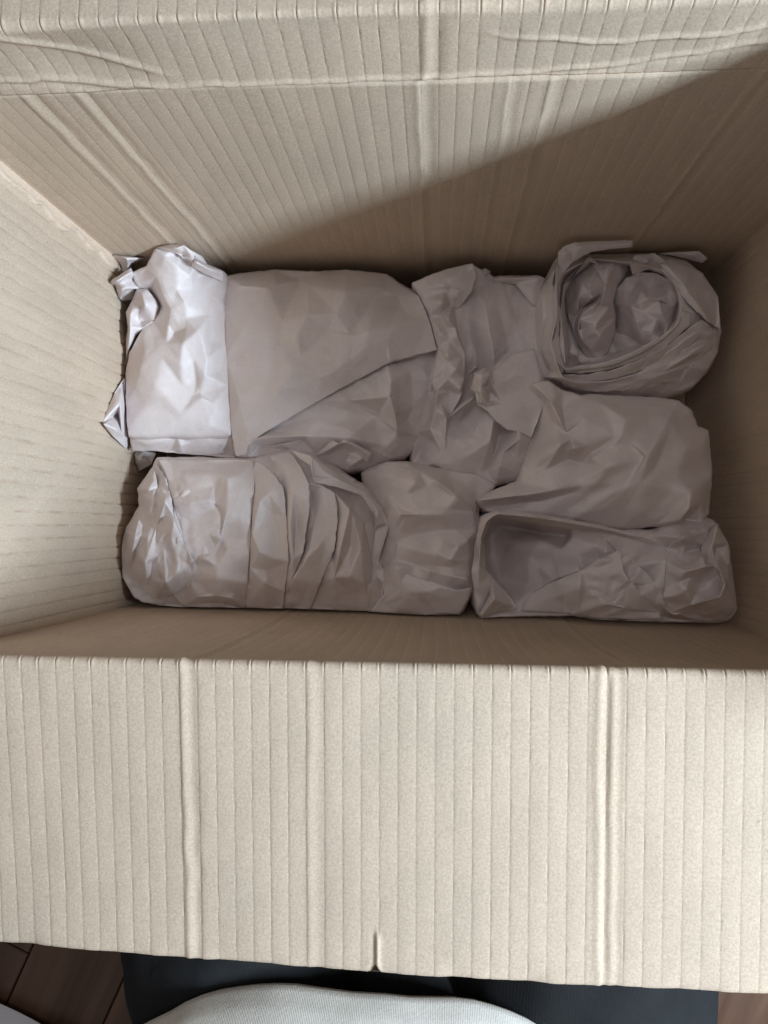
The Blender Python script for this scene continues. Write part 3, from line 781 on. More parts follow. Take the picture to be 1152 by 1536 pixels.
# paper lips inside the left rim
sheet('paper_fold', crumpled(CD, [(225, 470, 18), (250, 300, 20), (385, 145, 26), (440, 195, 16), (395, 180, 18), (300, 260, 14), (262, 340, 12), (265, 460, 10), (282, 580, 8), (268, 718, 18), (235, 690, 18), (228, 580, 18)],
      [(260, 250, 20)], [[(238, 460, 22), (262, 310, 24), (380, 155, 28)], [(232, 600, 20), (245, 470, 22), (255, 560, 18), (265, 700, 20)]], density=18, amp=.8, seed=46), D)
r1 = sheet('paper_roll', crumpled(CD, [(430, 150, 8), (500, 138, 8), (570, 165, 6), (592, 230, 2), (530, 300, 0), (508, 380, 2), (522, 450, 2), (515, 545, 0), (485, 630, -2), (430, 680, -2), (375, 665, -2), (330, 600, 0), (300, 520, 0), (272, 430, 0), (262, 340, 2), (290, 255, 6), (375, 178, 10)],
      [(430, 230, 20), (390, 330, 23), (400, 450, 22), (420, 560, 18), (520, 200, 14), (330, 420, 13), (340, 520, 12), (470, 480, 16), (460, 330, 16)],
      [[(400, 190, 15), (420, 240, 23), (380, 300, 25), (400, 360, 24)], [(440, 160, 12), (500, 210, 17), (520, 270, 8)], [(310, 330, 12), (350, 290, 20), (410, 240, 22)], [(470, 300, 16), (440, 400, 20)], [(290, 400, 8), (330, 360, 18), (390, 350, 24)], [(308, 525, 3), (318, 462, 8), (342, 418, 12), (412, 376, 15)], [(330, 530, 13), (335, 470, 18), (360, 432, 22), (425, 390, 24), (480, 410, 20)], [(345, 520, 16), (420, 492, 24), (508, 458, 12)], [(350, 580, 12), (420, 530, 22), (505, 480, 11)], [(400, 640, 6), (440, 560, 18), (470, 500, 17)]],
      density=18, amp=.6, fold=(16, 2, 1.50, 1.5), seed=141), D)
r1['label'] = 'slim rolled end of crumpled paper'
r2 = sheet('paper_roll', crumpled(CD, [(508, 400, -6), (522, 320, 0), (570, 262, 8), (640, 232, 14), (725, 235, 16), (800, 272, 18), (850, 345, 20), (866, 430, 20), (840, 515, 18), (760, 575, 14), (665, 620, 8), (585, 625, -4), (530, 545, -8)],
      [(570, 400, 10), (590, 500, 8), (680, 320, 18), (780, 480, 18), (560, 330, 6), (800, 400, 20)],
      [[(545, 440, 4), (600, 400, 16), (630, 480, 19), (645, 530, 17), (610, 600, -2)], [(600, 330, 12), (630, 390, 22), (680, 365, 25), (745, 372, 26), (755, 440, 24), (705, 540, 17), (645, 525, 18)], [(745, 375, 25), (790, 400, 20), (840, 400, 14)], [(750, 300, 14), (790, 340, 21), (830, 410, 15)], [(755, 440, 24), (780, 500, 17), (820, 505, 9)], [(640, 262, 11), (650, 320, 20), (630, 390, 22)], [(730, 470, 20), (745, 540, 10)]],
      density=18, amp=.5, fold=(18, 1.8, 1.50, .8), seed=142), D)
r2['label'] = 'thick crumpled rolled end of paper'
# layers of the coil, edge over edge along the front and the left of the opening
def arc(ps, z0, z1): return [(x, y, z0 + (z1 - z0) * i / (len(ps) - 1)) for i, (x, y) in enumerate(ps)]
def coil(inner, outer, zi, zo, seed):
    sheet('paper_layer', crumpled(CD, arc(inner, *zi) + arc(outer[::-1], zo[1], zo[0]), fold=(8, 9, .7, -.42), rough=1.6, seed=seed), D)
coil([(262, 722), (350, 708), (470, 690), (600, 640), (740, 566), (835, 495), (860, 430)], [(270, 745), (360, 745), (500, 725), (640, 680), (780, 610), (900, 500), (905, 440)], (30, 32), (26, 25), 143)
coil([(250, 752), (360, 752), (510, 728), (650, 672), (790, 600), (900, 510), (960, 470)], [(262, 785), (380, 790), (520, 772), (670, 722), (820, 650), (950, 560), (1000, 505)], (27, 26), (20, 14), 144)
coil([(246, 790), (380, 796), (520, 778), (670, 730), (820, 655), (950, 575), (1030, 530)], [(250, 812), (380, 838), (540, 838), (690, 800), (850, 730), (970, 650), (1045, 580)], (22, 14), (10, 2), 145)
coil([(212, 200), (200, 300), (208, 400), (214, 480), (184, 590), (215, 700), (245, 770)], [(170, 285), (150, 360), (150, 450), (150, 540), (142, 620), (170, 710), (215, 782)], (28, 27), (16, 14), 146)
coil([(250, 250), (236, 350), (240, 440), (232, 540), (238, 620), (250, 680), (262, 720)], [(220, 210), (214, 320), (220, 420), (214, 520), (196, 600), (222, 680), (250, 745)], (22, 24), (29, 27), 147)
sheet('paper_fold', crumpled(CD, [(285, 640, 12), (300, 590, 16), (330, 640, 12), (400, 680, 10), (340, 695, 10)], [(320, 650, 17)], seed=48, levels=2), D)

# ---- pouch-like bundle on the right, middle row
CE = (700, 560, 2.679)
E_ = bundle('pouch-shaped paper bundle with pointed corners, between the round bundle and the open one', 900, 690)
e_body = crumpled(CE,
    [(263, 44, 24), (330, 32, 22), (378, 68, 20), (460, 92, 18), (530, 90, 18), (640, 96, 12), (760, 100, 8), (850, 112, 4), (905, 150, 4), (928, 218, 6), (972, 228, 2), (985, 400, 0), (972, 560, -2), (945, 592, 0), (880, 600, 2), (760, 608, 4),
     (620, 618, 2), (490, 590, 6), (300, 558, 8), (150, 552, 8), (78, 546, 10), (42, 508, 18), (130, 470, 18), (215, 436, 12), (240, 350, 8), (275, 230, 8), (312, 118, 14)],
    [(350, 200, 22), (300, 380, 17), (330, 110, 22), (600, 250, 30), (720, 330, 27), (880, 300, 21), (850, 420, 22), (700, 560, 16), (560, 540, 15), (900, 480, 20), (780, 170, 18), (440, 160, 24), (130, 515, 12), (550, 380, 28), (940, 300, 12), (820, 560, 13)],
    [[(285, 62, 24), (340, 115, 25), (380, 200, 27), (402, 242, 26), (470, 180, 28), (540, 120, 24)], [(590, 110, 19), (640, 180, 26), (645, 270, 29)],
     [(375, 290, 27), (420, 262, 28), (490, 290, 29), (500, 320, 26), (470, 362, 22), (410, 345, 21), (375, 345, 23)], [(400, 312, 25), (430, 300, 31), (450, 330, 26)],
     [(500, 345, 27), (620, 260, 30)], [(225, 440, 15), (320, 382, 21), (470, 362, 25)], [(55, 510, 19), (220, 490, 20), (350, 470, 21), (460, 452, 22), (560, 440, 25)], [(120, 535, 9), (300, 515, 11), (440, 475, 17)],
     [(490, 560, 14), (640, 470, 24), (730, 330, 29), (810, 190, 21)], [(640, 535, 16), (700, 440, 25), (760, 380, 25), (830, 200, 19)], [(750, 590, 10), (770, 520, 18), (790, 460, 23)], [(880, 590, 2), (920, 560, 6), (945, 560, 4)], [(860, 590, 12), (890, 545, 17), (940, 520, 9)], [(360, 90, 24), (385, 130, 21), (400, 236, 24)]],
    density=30, amp=.5, stretch=(2.4, 1, -.9), fold=(26, 3.2, 2.47, -.8), seed=51)
wrap_body('wrap', e_body, E_, mat=M_MID)

# ---- open bundle in the front right corner
F_ = bundle('paper bundle gaping open like a tube at its left end, in the front right corner', 910, 860)
f_body = crumpled(CE,
    [(22, 800, -4), (42, 655, 2), (62, 580, 6), (120, 556, 10), (300, 576, 8), (540, 622, 6), (640, 640, 6), (740, 640, 4), (870, 612, 8), (950, 606, 10), (1000, 600, 6), (1052, 690, 0), (1062, 770, -2), (1088, 950, -10), (1060, 985, -12), (1000, 1000, -10), (780, 992, -6), (520, 985, -8), (430, 968, -8), (200, 972, -10), (60, 985, -6), (40, 940, -6)],
    [(100, 720, -72), (95, 650, -74), (130, 830, -50), (250, 740, -12), (350, 760, -8), (300, 645, -50), (300, 672, -24), (200, 625, -74), (140, 610, -76), (400, 655, -38), (190, 680, -40), (380, 710, -11), (250, 850, -18), (200, 920, -16), (330, 900, -10), (520, 690, -3), (560, 720, -2),
     (520, 850, 6), (650, 780, 14), (560, 920, 2), (700, 930, 6), (860, 700, 14), (950, 690, 12), (1000, 780, 12), (1010, 900, 6), (900, 900, 10), (480, 940, -2), (380, 830, -4), (1020, 690, 4), (860, 960, 2)],
    [[(420, 660, -8), (445, 730, -2), (462, 782, 4), (450, 860, 2), (432, 950, -6)], [(462, 785, 7), (530, 750, 11), (600, 712, 13)], [(250, 880, -12), (350, 830, -6), (455, 790, 3)],
     [(560, 670, 4), (620, 740, 14), (610, 820, 9), (640, 860, 12)], [(680, 860, 8), (760, 850, 14), (860, 880, 13)], [(740, 650, 8), (880, 660, 17), (940, 640, 15)], [(780, 690, 8), (860, 710, 10), (940, 705, 8)],
     [(800, 750, 14), (860, 820, 16), (900, 780, 18)], [(960, 770, 18), (1010, 780, 17), (1040, 850, 12), (1020, 910, 8), (900, 950, 5), (830, 970, 4)], [(900, 850, 16), (960, 860, 10), (1030, 840, 14)], [(780, 870, 13), (785, 930, 9), (800, 985, -3)], [(440, 960, -4), (600, 920, 6), (780, 960, 2)], [(640, 760, 14), (620, 830, 7), (650, 850, 12), (700, 830, 9)]],
    density=24, amp=.8, stretch=(2.0, 1, .4), fold=(22, 2.6, 2.16, .3), seed=61)
wrap_body('wrap', f_body, F_)
sheet('paper_rim', crumpled(CE,
    [(52, 985, 0), (42, 940, 6), (30, 870, 8), (18, 800, 10), (40, 655, 24), (58, 582, 30), (118, 550, 32), (200, 552, 31), (300, 566, 28), (540, 610, 24), (660, 640, 18), (790, 690, 14),
     (650, 660, 13), (540, 638, 13), (380, 622, 12), (230, 596, 12), (120, 574, 12), (96, 584, 12), (78, 640, 8), (66, 660, 8), (74, 720, 4), (78, 780, 2), (96, 808, 2), (120, 850, 2), (98, 900, -2)],
    [(48, 760, 12), (60, 900, 6)], [[(45, 860, 9), (50, 780, 13), (56, 660, 25), (78, 596, 31), (120, 562, 33), (300, 580, 29), (540, 622, 24), (700, 662, 16)]], seed=62), F_)
sheet('paper_layer', crumpled(CE, [(215, 955, -8), (255, 888, -4), (350, 836, 2), (460, 786, 9), (540, 752, 13), (602, 712, 17), (640, 720, 17), (700, 780, 16), (770, 850, 15), (782, 930, 10), (780, 988, 0), (520, 984, -3), (430, 966, -4)],
      [(480, 860, 9), (560, 820, 14), (350, 900, 0), (600, 940, 6)], [[(462, 790, 11), (455, 860, 9), (436, 955, 0)], [(620, 730, 17), (632, 800, 18), (600, 850, 12), (560, 900, 9)], [(640, 800, 12), (660, 840, 17), (720, 850, 14)], [(450, 958, 2), (560, 925, 9), (640, 945, 8), (775, 960, 4)], [(690, 960, 3), (700, 890, 14), (690, 850, 13)]],
      fold=(22, 2.4, 1.87, -.5), seed=65), F_)
sheet('paper_fold', crumpled(CE, [(92, 806, 4), (150, 870, 2), (207, 942, -2), (120, 962, 0), (62, 986, 2), (50, 965, 4), (92, 895, 4)], [], [[(95, 815, 6), (108, 905, 12), (60, 975, 6)], [(108, 905, 12), (190, 940, 1)]], seed=63), F_)
sheet('paper_fold', crumpled(CE, [(940, 700, 12), (985, 620, 14), (1008, 600, 14), (1050, 690, 8), (1060, 780, 4), (1010, 765, 12), (960, 762, 14)], [(1000, 700, 10)], [[(1005, 605, 16), (985, 690, 17), (1000, 760, 14)]], seed=64), F_)

# ---- small bundle in the middle of the front row
CG = (530, 680, 5.009)
G = bundle('small plain paper bundle with a level crease, middle of the front row', 650, 810)
g_body = crumpled(CG,
    [(60, 150, -8), (255, 72, 4), (400, 78, 6), (700, 140, 2), (930, 158, 0), (1072, 240, -6), (940, 345, 2), (920, 580, 6), (890, 680, 6), (870, 900, 2), (892, 1010, 0), (800, 1210, -8), (540, 1218, -6), (100, 1198, -8), (120, 1000, -8), (180, 840, -4), (180, 520, -2), (120, 300, -8)],
    [(250, 300, 8), (560, 250, 21), (700, 300, 20), (550, 400, 22), (700, 420, 21), (300, 600, 10), (600, 760, 16), (450, 720, 17), (760, 720, 15), (240, 700, 3), (850, 250, 8), (300, 180, 12), (500, 140, 14), (650, 900, 12), (350, 1050, 8), (700, 1080, 6)],
    [[(410, 90, 10), (470, 215, 21), (400, 300, 20), (365, 420, 18)], [(350, 455, 18), (500, 462, 21), (650, 455, 21), (905, 448, 12)], [(600, 200, 19), (780, 330, 19), (905, 440, 12)], [(385, 480, 18), (320, 670, 10), (310, 800, 8)],
     [(320, 680, 12), (450, 620, 14), (600, 588, 14), (790, 585, 13)], [(660, 640, 16), (640, 760, 16), (600, 840, 12)], [(790, 700, 15), (730, 800, 15)], [(330, 852, 10), (470, 842, 11), (640, 850, 11), (740, 862, 10), (870, 820, 8)], [(860, 650, 12), (880, 760, 8)], [(740, 920, 10), (850, 940, 8), (780, 1020, 3), (700, 990, 8)], [(570, 880, 13), (560, 950, 9)]],
    density=26, amp=.45, stretch=(2, 1, 0), fold=(34, 2.2, 1.12, .1), seed=71)
wrap_body('wrap', g_body, G, mat=M_MID)
sheet('paper_fold', crumpled(CG, [(230, 850, 4), (330, 875, 10), (500, 945, 14), (600, 968, 14), (780, 1032, 11), (892, 1004, 6), (860, 1100, 2), (800, 1212, -5), (640, 1200, -3), (540, 1222, -4), (300, 1200, -4), (120, 1190, -6), (230, 1060, 2)],
      [(400, 1050, 11), (700, 1100, 7), (350, 950, 11)], [[(500, 1000, 14), (560, 1040, 13), (550, 1160, 3)], [(560, 1010, 14), (640, 1010, 13)]], density=30, amp=.4, fold=(34, 2.2, 1.05, -.2), seed=72), G)

# ---- wide bundle in the front left corner
CH = (160, 660, 2.618)
Hb = bundle('wide crinkled paper bundle with a smooth paper band, in the front left corner', 380, 800)
h_body = crumpled(CH,
    [(192, 72, 4), (380, 76, 6), (580, 78, 8), (640, 58, 6), (720, 38, 4), (800, 62, 6), (900, 120, 4), (1020, 195, 2), (1080, 270, 0), (1105, 340, 0), (1070, 470, 0), (1108, 520, -2), (1108, 640, -6), (1040, 672, -6), (800, 666, -4), (550, 662, -4), (400, 666, -4), (200, 648, -4), (112, 620, -6), (62, 540, -6), (54, 460, -4), (70, 360, -2), (130, 260, 0), (122, 190, 0), (180, 110, 2)],
    [(300, 200, 28), (300, 450, 26), (450, 300, 30), (450, 550, 20), (150, 400, 15), (150, 540, 12), (180, 280, 16), (100, 480, 6), (220, 570, 14), (620, 250, 27), (650, 400, 28), (620, 600, 12), (740, 250, 24), (840, 300, 26), (840, 200, 22), (940, 520, 18), (1000, 350, 20), (1000, 560, 12), (900, 640, 4), (730, 640, 6)],
    [[(600, 120, 17), (700, 130, 18), (850, 190, 20), (980, 300, 18)], [(600, 480, 24), (800, 500, 22), (980, 480, 18)]],
    density=24, amp=.7, stretch=(1, 2.4, 0), fold=(18, 4, .8, 1.5), seed=81, zone=lambda x, y: 1.9 if x < 260 else (.35 if x < 570 else .5))
wrap_body('wrap', h_body, Hb, mat=M_MID)
sheet('paper_band', crumpled(CH,
    [(195, 74, 6), (390, 78, 8), (586, 78, 10), (578, 200, 27), (566, 330, 32), (560, 450, 30), (552, 560, 20), (548, 664, -2), (420, 668, -3), (300, 655, -2), (250, 600, 8), (330, 560, 18), (335, 450, 24), (300, 400, 25), (262, 300, 24), (245, 190, 20), (225, 120, 14)],
    [(300, 130, 18), (400, 130, 20), (520, 140, 22), (330, 200, 27), (520, 300, 34), (500, 480, 30), (500, 600, 14), (400, 640, 2), (300, 620, 6), (460, 640, 5)],
    [[(260, 235, 26), (330, 250, 30), (412, 234, 31), (430, 290, 28), (450, 390, 30), (478, 432, 31), (420, 440, 27), (380, 452, 27), (300, 385, 25)], [(476, 150, 24), (478, 200, 29), (470, 290, 33), (448, 388, 31)], [(425, 180, 25), (420, 235, 29)],
     [(335, 490, 24), (385, 462, 29), (432, 492, 29), (442, 548, 25), (402, 606, 15), (352, 600, 14), (335, 545, 20), (335, 495, 24)], [(430, 610, 13), (465, 655, -1), (490, 620, 10)], [(360, 615, 10), (400, 612, 12), (420, 650, 1)]],
    density=26, amp=.5, fold=(44, 2, 1.20, 1.3), seed=82, fine=.2), Hb, thick=.0005, mat=M_MID)
sheet('paper_fold', crumpled(CH,
    [(720, 38, 12), (800, 62, 20), (900, 125, 20), (1022, 192, 16), (1075, 260, 14), (1114, 330, 10), (1090, 400, 10), (1066, 478, 8), (1088, 505, 4), (1112, 525, 2), (1110, 640, -4), (1040, 672, -6), (1010, 655, -4), (1082, 620, 2), (1085, 560, 6), (1045, 520, 6), (1040, 470, 8), (1055, 360, 12), (1048, 290, 16), (1000, 215, 24), (900, 185, 30), (812, 165, 32), (800, 100, 24), (760, 75, 16)],
    [(850, 120, 27), (1060, 340, 15)], [[(806, 70, 23), (815, 150, 33), (860, 150, 31)], [(810, 140, 32), (900, 150, 28), (1015, 205, 22), (1065, 280, 17), (1105, 335, 12), (1060, 460, 10)], [(1060, 300, 19), (1082, 330, 17), (1060, 348, 12)]],
    density=18, amp=.9, fold=(12, 4, 1.35, .6), seed=83), Hb)
sheet('paper_fold', crumpled(CH, [(205, 320, 20), (265, 270, 26), (300, 375, 28), (292, 440, 22), (225, 456, 16), (240, 400, 20)], [(262, 360, 29)], [[(230, 452, 18), (280, 400, 28), (295, 380, 29)]], seed=84), Hb)
sheet('paper_fold', crumpled(CH, [(122, 190, 4), (190, 120, 12), (200, 180, 16), (170, 270, 14), (135, 250, 6)], [(165, 190, 17)], density=12, amp=1.2, seed=85), Hb)

sheet('paper_end', crumpled(CH, [(195, 92, 3), (232, 150, 3), (250, 220, 3), (266, 300, 4), (300, 400, 4), (338, 470, 4), (338, 560, 4), (262, 605, 3), (215, 645, 0), (150, 640, 0), (108, 618, 0), (60, 540, 0), (50, 460, 0), (68, 356, 0), (126, 262, 1), (118, 190, 1), (176, 110, 1)],
      [(160, 400, 5), (200, 500, 5)], [[(230, 240, 9), (200, 330, 3), (150, 480, 9), (170, 600, 2)], [(265, 320, 8), (225, 420, 2), (235, 560, 8)], [(140, 270, 5), (110, 380, 9), (100, 520, 2)], [(195, 150, 3), (180, 240, 9), (150, 330, 2)]],
      density=11, amp=1.5, stretch=(1, 1.9, .2), fold=(11, 2.2, 1.0, 1.4), rough=2.2, base=h_body, seed=86), Hb)
sheet('paper_end', crumpled(CE, [(800, 700, 2), (870, 640, 3), (948, 615, 3), (960, 700, 3), (965, 760, 4), (1010, 770, 4), (1045, 820, 3), (1080, 945, 0), (1050, 982, 0), (990, 996, 0), (900, 990, 0), (815, 985, 0), (790, 900, 2), (800, 800, 3)],
      [(900, 820, 3)], [[(805, 760, 2), (880, 800, 8), (960, 775, 6)], [(820, 960, 1), (900, 930, 8), (1020, 900, 7), (1040, 840, 6)], [(870, 660, 6), (900, 720, 1), (950, 740, 7)], [(800, 860, 3), (880, 870, 9), (960, 850, 2)]],
      density=14, amp=1.0, fold=(13, 2.2, .9, .5), rough=1.8, base=f_body, seed=66), F_)

def layer(outline, creases, seed, am=.6):
    sheet('paper_layer', crumpled(CH, outline, (), creases, fold=(20, 4, am, 1.45), rough=1.6, sharp=.6, base=h_body, seed=seed), Hb, mat=M_MID, thick=.0005)
layer([(895, 206, 6), (960, 262, 5), (1010, 330, 3), (1035, 430, 2), (1042, 540, 2), (1030, 660, 1), (900, 664, 1), (798, 664, 1), (833, 560, 1), (888, 430, 1), (903, 300, 2)],
      [[(955, 275, 7), (925, 400, 9), (895, 540, 5), (850, 640, 2)], [(965, 290, 4), (1000, 420, 7), (1010, 560, 3)], [(960, 420, 1), (950, 540, 6), (965, 640, 1)]], 181)
layer([(785, 165, 5), (850, 178, 6), (897, 208, 8), (908, 300, 8), (894, 430, 8), (840, 560, 7), (803, 664, 3), (700, 664, 1), (702, 600, 1), (725, 540, 1), (768, 440, 1), (790, 260, 2)],
      [[(850, 200, 4), (856, 400, 8), (790, 455, 6), (730, 545, 5)], [(800, 200, 4), (815, 320, 2), (800, 430, 7)], [(760, 640, 2), (800, 560, 6), (850, 470, 3), (885, 400, 8)]], 182)
layer([(640, 62, 5), (720, 44, 6), (765, 110, 8), (795, 172, 9), (797, 260, 9), (773, 440, 8), (727, 545, 6), (706, 606, 2), (690, 560, 1), (697, 480, 1), (692, 300, 1), (686, 190, 2)],
      [[(690, 90, 7), (735, 200, 9), (745, 330, 4), (735, 470, 7)], [(660, 90, 4), (710, 190, 5), (722, 330, 9), (715, 500, 4)]], 183)
layer([(580, 84, 4), (618, 100, 5), (660, 140, 7), (695, 188, 8), (706, 300, 9), (714, 480, 8), (698, 596, 5), (692, 664, 2), (620, 664, 1), (546, 662, 1), (558, 450, 1), (572, 200, 1)],
      [[(570, 370, 3), (602, 440, 8), (628, 512, 3), (692, 592, 5)], [(600, 130, 4), (640, 210, 8), (655, 330, 4), (660, 470, 8)], [(562, 500, 2), (620, 560, 6), (680, 650, 2)], [(600, 240, 7), (650, 290, 3), (700, 300, 8)]], 184)


# ------------------------------------------------------------------ the person kneeling in front of the box
def cloth(name, col, rib, rough=.9):
    m, nt, p = new_mat(name)
    tc = N(nt, 'ShaderNodeTexCoord')
    n1 = N(nt, 'ShaderNodeTexNoise', Scale=40.0, Detail=5.0); nt.links.new(tc.outputs['Object'], n1.inputs['Vector'])
    b = np.array(col)
    c = ramp(nt, n1.outputs[0], [(.3, tuple(b * .86)), (.7, tuple(b * 1.1))])
    n2 = N(nt, 'ShaderNodeTexNoise', Scale=700.0, Detail=2.0); nt.links.new(tc.outputs['Object'], n2.inputs['Vector'])
    c2 = ramp(nt, n2.outputs[0], [(.3, (.93, .93, .93)), (.7, (1.05, 1.05, 1.05))])
    nt.links.new(mix(nt, 'MULTIPLY', 1.0, c.outputs[0], c2.outputs[0]), p.inputs['Base Color'])
    p.inputs['Roughness'].default_value = rough; p.inputs['Specular IOR Level'].default_value = .15
    wv = N(nt, 'ShaderNodeTexWave', Scale=rib, Distortion=.6, Detail=1.0); wv.bands_direction = 'X'
    nt.links.new(tc.outputs['Object'], wv.inputs['Vector'])
    bp = N(nt, 'ShaderNodeBump', Strength=.18, Distance=.0005)
    nt.links.new(wv.outputs[0], bp.inputs['Height'])
    b2 = N(nt, 'ShaderNodeBump', Strength=.2, Distance=.0005)
    nt.links.new(n2.outputs[0], b2.inputs['Height']); nt.links.new(bp.outputs[0], b2.inputs['Normal'])
    nt.links.new(b2.outputs[0], p.inputs['Normal'])
    return m
M_SHIRT = cloth('pale_knit', (.83, .79, .72), 330)
M_TROUSERS = cloth('dark_cotton', (.020, .021, .023), 420, .85)
m_, nt_, p_ = new_mat('skin'); p_.inputs['Base Color'].default_value = (.50, .31, .23, 1); p_.inputs['Roughness'].default_value = .55
M_SKIN = m_
m_, nt_, p_ = new_mat('hair'); p_.inputs['Base Color'].default_value = (.03, .02, .015, 1); p_.inputs['Roughness'].default_value = .5
M_HAIR = m_

PERSON = empty('person', 'person in a pale knit shirt and dark trousers kneeling in front of the box', 'person', loc=(0, -.42, 0))

def skin_mesh(name, joints, edges, mat, root=0, sub=2):
    me = bpy.data.meshes.new(name)
    me.from_pydata([j[:3] for j in joints], edges, [])
    me.materials.append(mat)
    o = bpy.data.objects.new(name, me); COL.objects.link(o)
    o.modifiers.new('skin', 'SKIN'); s = o.modifiers.new('sub', 'SUBSURF'); s.levels = s.render_levels = sub
    o.modifiers['skin'].use_smooth_shade = True
    for v, j in zip(me.skin_vertices[0].data, joints):
        r = j[3]; v.radius = r if isinstance(r, tuple) else (r, r)
        v.use_root = False
    me.skin_vertices[0].data[root].use_root = True
    keep_parent(o, PERSON); return o

def kneeling_body():
    J = [(-.04, -.43, .23, (.13, .10))]; E = []
    def add(par, *js):
        for j in js:
            J.append(j); E.append((par, len(J) - 1)); par = len(J) - 1
        return par
    ch = add(0, (-.04, -.435, .36, (.125, .09)), (-.04, -.43, .50, (.13, .095)), (-.04, -.425, .62, (.125, .085)))
    hd = add(ch, (-.04, -.41, .70, .055), (-.04, -.395, .755, .052), (-.04, -.38, .82, .082), (-.04, -.378, .885, .088), (-.04, -.385, .945, .06))
    for sg in (-1, 1):
        hip = add(0, (-.02 + sg * .070, -.42, .14, .07))
        kn = add(hip, (-.02 + sg * .095, -.30, .108, .055), (-.02 + sg * .100, -.19, .096, .05))
        an = add(kn, (-.02 + sg * .10, -.30, .055, .036), (-.02 + sg * .098, -.50, .045, .033), (-.02 + sg * .097, -.60, .03, .03))
        sh = add(ch, (-.04 + sg * .165, -.43, .645, .052))
        wr = add(sh, (-.04 + sg * .215, -.47, .52, .043), (-.04 + sg * .235, -.48, .40, .037), (-.04 + sg * .228, -.50, .31, .033), (-.04 + sg * .215, -.50, .235, .024))
        pl = add(wr, (-.04 + sg * .205, -.475, .205, (.030, .016)))
        for k, (off, ln) in enumerate([(-.028, .060), (-.010, .074), (.009, .070), (.026, .054)]):
            x = -.04 + sg * .192 + off
            add(pl, (x + sg * .01, -.452, .198, .0095), (x + sg * .008, -.452 + ln * .5, .190, .0085), (x + sg * .006, -.452 + ln * .8, .178, .0075), (x + sg * .006, -.452 + ln, .165, .0065))
        tx = -.04 + sg * .192 - sg * .028
        add(wr, (tx, -.480, .204, .011), (tx - sg * .020, -.462, .196, .0095), (tx - sg * .028, -.440, .186, .008))
    return skin_mesh('body', J, E, M_SKIN)
kneeling_body()

def trousers():
    J = [(-.04, -.44, .235, (.15, .118))]; E = []
    for leg in ([(-.065, -.42, .135, .090), (-.115, -.32, .112, .088), (-.128, -.25, .104, .088), (-.125, -.17, .098, .080), (-.120, -.29, .056, .052), (-.115, -.50, .050, .046)],
                [(.075, -.42, .135, .104), (.090, -.32, .112, .100), (.085, -.25, .104, .094), (.080, -.17, .098, .084), (.085, -.29, .056, .052), (.080, -.50, .050, .046)]):
        n = len(J); J += leg
        E += [(0, n)] + [(n + k, n + k + 1) for k in range(5)]
    J.append((-.02, -.33, .100, .075)); E.append((0, len(J) - 1))          # slack cloth between the thighs
    J.append((-.02, -.23, .085, .060)); E.append((len(J) - 2, len(J) - 1))
    o = skin_mesh('trousers', J, E, M_TROUSERS, sub=4)
    tx = bpy.data.textures.new('creases', 'CLOUDS'); tx.noise_scale = .06; tx.noise_depth = 2
    d = o.modifiers.new('creases', 'DISPLACE'); d.texture = tx; d.strength = .02; d.texture_coords = 'LOCAL'
    return o
trousers()

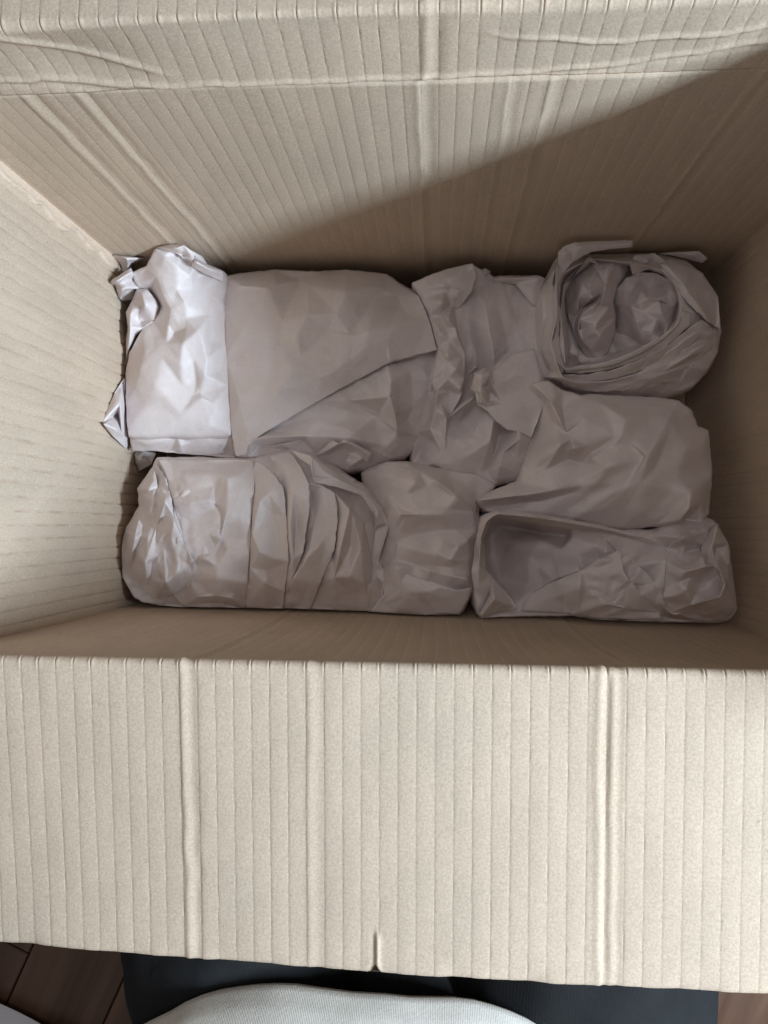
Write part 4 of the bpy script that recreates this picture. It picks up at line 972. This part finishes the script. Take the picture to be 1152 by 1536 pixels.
def shirt():
    # rings from the hem lying on the lap to the neck: centre y, half width, half depth, height
    rings = [(.188, -.384, .150, .108), (.192, -.382, .166, .124), (.205, -.388, .168, .124), (.23, -.402, .166, .120), (.27, -.418, .162, .114), (.33, -.428, .158, .108), (.42, -.432, .160, .104),
             (.52, -.434, .170, .108), (.60, -.432, .178, .104), (.65, -.430, .165, .088), (.685, -.424, .110, .072), (.705, -.415, .070, .062)]
    n = 96; V = []; F = []
    zz = np.linspace(0, len(rings) - 1, 60); R = np.array(rings)
    for k, t in enumerate(zz):
        z, cy, rx, ry = [np.interp(t, np.arange(len(rings)), R[:, c]) for c in range(4)]
        for i in range(n):
            a = 2 * math.pi * i / n
            c, s = math.cos(a), math.sin(a)
            e = .80
            x = math.copysign(abs(c) ** e, c) * rx; y = math.copysign(abs(s) ** e, s) * ry
            f = 1 + .050 * noise.noise((x * 11, y * 11, z * 7)) + .020 * noise.noise((x * 30, y * 30, z * 22)) - .03 * max(0, .3 - abs(noise.noise((x * 17 + 3, y * 17, z * 12))))
            zh = z + (.008 * noise.noise((x * 14, y * 14, 3.3)) if z < .22 else 0)
            V.append((-.045 + x * f, cy + y * f, zh))
    for k in range(len(zz) - 1):
        for i in range(n):
            j = (i + 1) % n
            F.append((k * n + i, k * n + j, (k + 1) * n + j, (k + 1) * n + i))
    o = mesh_obj('shirt', V, F, M_SHIRT); keep_parent(o, PERSON)
    s = o.modifiers.new('cloth', 'SOLIDIFY'); s.thickness = .0022; s.offset = 1
    for sg in (-1, 1):
        sl = skin_mesh('sleeve', [(-.04 + sg * .12, -.43, .63, .066), (-.04 + sg * .175, -.435, .63, .064), (-.04 + sg * .212, -.468, .53, .058), (-.04 + sg * .226, -.475, .47, .056)],
                  [(0, 1), (1, 2), (2, 3)], M_SHIRT)
        sl.parent = o; sl.matrix_parent_inverse = Matrix.Identity(4)
shirt()
def hair():
    bpy.ops.mesh.primitive_uv_sphere_add(segments=40, ring_count=24, radius=1, location=(0, 0, 0))
    o = bpy.context.object; o.name = 'hair'; o.data.materials.append(M_HAIR)
    for v in o.data.vertices:
        k = 1 + .04 * noise.noise(v.co * 6)
        x, y, z = v.co * k
        if y > .25 and z < .45: y, z = .25 + (y - .25) * .1, z
        v.co = (-.04 + x * .094, -.402 + y * .102, .905 + z * .098)
    for p in o.data.polygons: p.use_smooth = True
    keep_parent(o, PERSON)
hair()

# ------------------------------------------------------------------ a pale sheet lying on the floor
def floor_sheet():
    a = ray_world(np.array([-6., 84.]), np.array([1494., 1538.]), .003)
    A, B2 = Vector(a[0]), Vector(a[1])
    d = (B2 - A).normalized(); n = Vector((d.y, -d.x, 0))
    if n.y > 0: n = -n
    nx, ny = 60, 40; V = []; F = []
    for j in range(ny + 1):
        for i in range(nx + 1):
            u = -.20 + .297 * i / nx; v = .21 * j / ny
            p = A + d * u + n * v
            z = .0022 + .0035 * (noise.noise((u * 14, v * 14, 9)) + .5) + .010 * max(0, 1 - v / .02) ** 2 * (.4 + .6 * abs(math.sin(u * 9)))
            V.append((p.x, p.y, max(z, .0012)))
    for j in range(ny):
        for i in range(nx):
            k = j * (nx + 1) + i; F.append((k, k + nx + 1, k + nx + 2, k + 1))
    o = mesh_obj('paper_sheet', V, F, paper('pale_sheet', (.62, .63, .68), .6))
    s = o.modifiers.new('thickness', 'SOLIDIFY'); s.thickness = .0004; s.offset = 1
    o['label'] = 'edge of a pale grey sheet lying on the wooden floor beside the trousers'; o['category'] = 'paper sheet'
floor_sheet()
